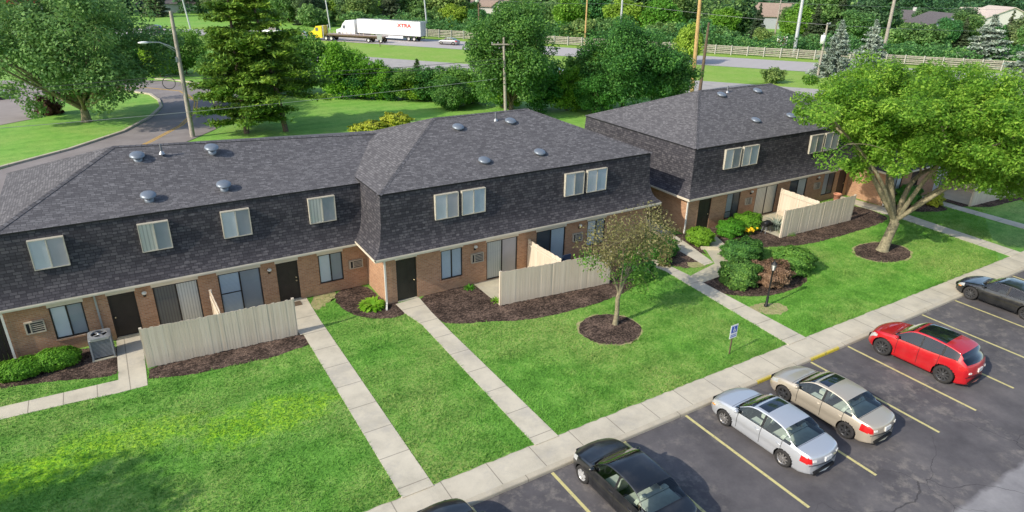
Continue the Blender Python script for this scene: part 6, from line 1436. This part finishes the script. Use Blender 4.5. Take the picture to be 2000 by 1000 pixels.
def parking_sign():
    root = empty('accessible_parking_sign', (20.12, 15.12, 0), 'white and blue accessible parking sign on a thin post in the lawn', 'sign'); mb = MB(); mb.box(-.025, .025, -.02, .02, -.1, 1.30); mb.build('sign_post', 'pole_brown', root, keep=False)
    w, h0, h1 = .21, .80, 1.42; mb = MB(); mb.box(-w, w, -.038, -.024, h0, h1); b = mb.build('sign_plate', 'white', root, keep=False); mb = MB(); mb.box(-w + .05, w - .05, -.043, -.039, h1 - .36, h1 - .06); mb.build('blue_square', 'sign_blue', b, keep=False)
    mb = MB(); c = (.01, h1 - .245); y = -.0465; r = .075; n = 18
    for k in range(n):   # wheel
        a0, a1 = math.radians(150 + 250 * k / n), math.radians(150 + 250 * (k + 1) / n); mb.face([(c[0] + r * math.cos(a0), y, c[1] + r * math.sin(a0)), (c[0] + r * math.cos(a1), y, c[1] + r * math.sin(a1)), (c[0] + (r - .022) * math.cos(a1), y, c[1] + (r - .022) * math.sin(a1)), (c[0] + (r - .022) * math.cos(a0), y, c[1] + (r - .022) * math.sin(a0))])
    mb.box(-.03, -.005, y - .001, y + .001, h1 - .24, h1 - .13); mb.box(-.005, .06, y - .0012, y + .0008, h1 - .215, h1 - .195); mb.box(-.03, .055, y - .0008, y + .0012, h1 - .26, h1 - .24); mb.bar((.05, y, h1 - .25), (.085, y, h1 - .32), .02, .002, 0, (0, 1, 0)); mb.lathe([(.0, -.001), (.020, -.001), (.020, .001), (0, .001)], (0, 0, 0), 10); mb.v[-40:] = [(-.018 + a, y + cc, h1 - .105 + bb) for a, bb, cc in mb.v[-40:]]
    mb.build('wheelchair_symbol', 'white', b, keep=False)
    mb = MB(); mb.box(-w + .04, w - .04, -.0405, -.0385, h0 + .06, h0 + .10); mb.box(-w + .04, w - .04, -.0405, -.0385, h0 + .14, h0 + .17); mb.build('lower_stripes', 'sign_blue', b, keep=False)['label'] = 'faint small lines below the blue square'
parking_sign()
def hwy_sign():
    root = empty('road_sign', (117.8, 89.2, 0), 'small square white sign with red marks on the highway verge', 'sign', rz=R(-52)); mb = MB(); mb.box(-.05, .05, -.04, .04, 0, 1.6); mb.build('sign_post', 'metal', root, keep=False); mb = MB(); mb.box(-.95, .95, -.07, -.045, 1.55, 3.35); b = mb.build('sign_plate', 'white', root, keep=False)
    mb = MB(); n = 20
    for k in range(n):
        a0, a1 = 2 * math.pi * k / n, 2 * math.pi * (k + 1) / n; mb.face([(.62 * math.cos(a0), -.076, 2.5 + .62 * math.sin(a0)), (.62 * math.cos(a1), -.076, 2.5 + .62 * math.sin(a1)), (.46 * math.cos(a1), -.076, 2.5 + .46 * math.sin(a1)), (.46 * math.cos(a0), -.076, 2.5 + .46 * math.sin(a0))])
    mb.build('red_ring', 'sign_red', b, keep=False)
hwy_sign()
def back_sign():
    root = empty('road_sign', (48.0, 128.2, 0), 'grey back of a small sign on the verge in front of the trailers', 'sign', rz=R(-40)); mb = MB(); mb.box(-.06, .06, -.04, .04, 0, 2.2); mb.build('sign_post', 'pole_brown', root, keep=False); mb = MB(); mb.box(-.5, .5, -.07, -.042, 1.3, 2.3); mb.build('sign_plate', 'metal', root, keep=False)
back_sign()
def grill():
    root = empty('barbecue_grill', (33.0, 23.75, 0), 'small dark lidded grill on the right-hand patio', 'grill'); mb = MB(); [mb.tube([(x, y, .0), (x * .7, y * .7, .5)], .018, 6) for x in (-.25, .25) for y in (-.15, .15)]; mb.build('legs_frame', 'metal', root, keep=False); mb = MB(); mb.box(-.32, .32, -.2, .2, .5, .66); mb.blob((0, 0, .66), (.32, .2, .16), 0, 12); mb.build('lidded_bowl', 'black', root, keep=False)
grill()
def bucket():
    root = empty('patio_chair', (18.95, 24.9, 0), 'dark blue folding chair by the open patio door', 'chair'); mb = MB(); mb.box(-.25, .25, -.22, .22, .42, .46); mb.build('seat', 'patio_blue', root, keep=False); mb = MB(); mb.box(-.25, .25, .2, .24, .46, .95); mb.build('backrest', 'patio_blue', root, keep=False)
    for x in (-.22, .22):
        for y in (-.2, .2): mb = MB(); mb.tube([(x, y, 0), (x, y, .42)], .015, 6); mb.build('leg', 'metal', root, keep=False)
M['patio_blue'] = simple('blue_canvas', (0.03, 0.05, 0.10), 0.8); bucket()
def planter():
    root = empty('terracotta_pot', (38.4, 22.98, 0), 'terracotta pot on a stand showing above the right-hand fence', 'pot'); mb = MB(); mb.lathe([(.16, 1.35), (.22, 1.85), (.25, 1.86), (.25, 1.92), (.20, 1.92), (.18, 1.84)], (0, 0, 0), 18); mb.build('pot_body', 'terracotta', root, keep=False); mb = MB(); mb.tube([(0, 0, 0), (0, 0, 1.34)], .05, 8); mb.build('pot_stand', 'pole_brown', root, keep=False)
M['terracotta'] = simple('terracotta', (0.50, 0.22, 0.13), 0.9); planter()
def splash_block():
    root = empty('splash_block', (27.95, 23.55, 0), 'pale curved concrete splash block on the mulch by the walkway', 'splash block', rz=R(-35)); mb = MB(); mb.box(-.5, .5, -.14, .14, .0, .05); mb.box(-.5, .5, -.14, -.10, .05, .12); mb.box(-.5, .5, .10, .14, .05, .12); mb.build('trough', 'patio', root, keep=False)
splash_block()
def doormat(loc, label): mb = MB(); mb.box(loc[0] - .35, loc[0] + .35, loc[1] - .22, loc[1] + .22, .03, .045); tag(mb.build('doormat', 'pole_brown'), label, 'doormat')
doormat((5.62, 28.2), 'brown doormat in front of the dark brown door with two handle plates')
# tree standing left of the view : its shadow falls across the near lawn
plant_tree('shade_tree', tree_mesh_deciduous(9.5, 3.4, 2.2, 150, 110, .26, 'leaf_green', 'bark', 301, 1.2, .28, zmin=-.8), (-16.6, 16.6, 0), 'shade tree beyond the left edge that shadows the near lawn')

# ------------------------------------------------------------------ grass blades standing on the near lawn
def grass_blades():
    rng = np.random.default_rng(77); n = 330000
    # denser nearer the viewer
    y = 14.46 + 14.0 * rng.random(n) ** 1.25; x = rng.uniform(-8, 50, n); ok = np.ones(n, bool)
    ok &= ~((y > 28.55) | ((x > 9.2) & (x < 25.4) & (y > 26.0)) | ((x > 28.2) & (y > 25.9)) | ((x > 44.2) & (y > 23.1)))
    ok &= (x < 10 + 1.75 * y + 6) & (x > -.26 * y - 1.2)
    for nm, poly in EXCL:
        P_ = np.array(poly)
        sel = np.where(ok & (x > P_[:, 0].min()) & (x < P_[:, 0].max()) & (y > P_[:, 1].min()) & (y < P_[:, 1].max()))[0]
        if len(sel) == 0: continue
        ins = np.zeros(len(sel), bool); px, py = x[sel], y[sel]
        for i in range(len(P_)):
            (xa, ya), (xb, yb) = P_[i - 1], P_[i]
            if ya == yb: continue
            ins ^= ((ya > py) != (yb > py)) & (px < (xb - xa) * (py - ya) / (yb - ya) + xa)
        if nm == 'dry_grass': ins &= rng.random(len(sel)) < .8
        ok[sel[ins]] = False
    x, y = x[ok], y[ok]; n = len(x)
    tuft = .5 + .5 * np.sin(x * 2.3 + 1.7 * np.sin(y * 1.9)) * np.sin(y * 2.7 + 1.3 * np.sin(x * 1.4))
    h = rng.uniform(.035, .085, n) * (.75 + .6 * tuft); w = rng.uniform(.018, .034, n); a = rng.uniform(0, 2 * math.pi, n); l = rng.normal(size=(n, 2)) * (h * .7)[:, None]
    v = np.empty((n, 3, 3)); ca, sa = np.cos(a) * w / 2, np.sin(a) * w / 2
    v[:, 0] = np.stack([x - ca, y - sa, np.full(n, .008)], 1); v[:, 1] = np.stack([x + ca, y + sa, np.full(n, .008)], 1); v[:, 2] = np.stack([x + l[:, 0], y + l[:, 1], h + .01], 1)
    me = bpy.data.meshes.new('grass'); v = v.reshape(-1, 3)
    me.vertices.add(len(v)); me.vertices.foreach_set('co', v.ravel()); me.loops.add(len(v)); me.loops.foreach_set('vertex_index', np.arange(len(v), dtype=np.int32))
    me.polygons.add(n); me.polygons.foreach_set('loop_start', np.arange(0, len(v), 3, dtype=np.int32)); me.update(calc_edges=True); me.validate()
    me.materials.append(M['lawn']); o = link('grass', me); tag(o, 'short mown grass blades covering the front lawns between the walkways', 'grass', None, 'stuff')
grass_blades()
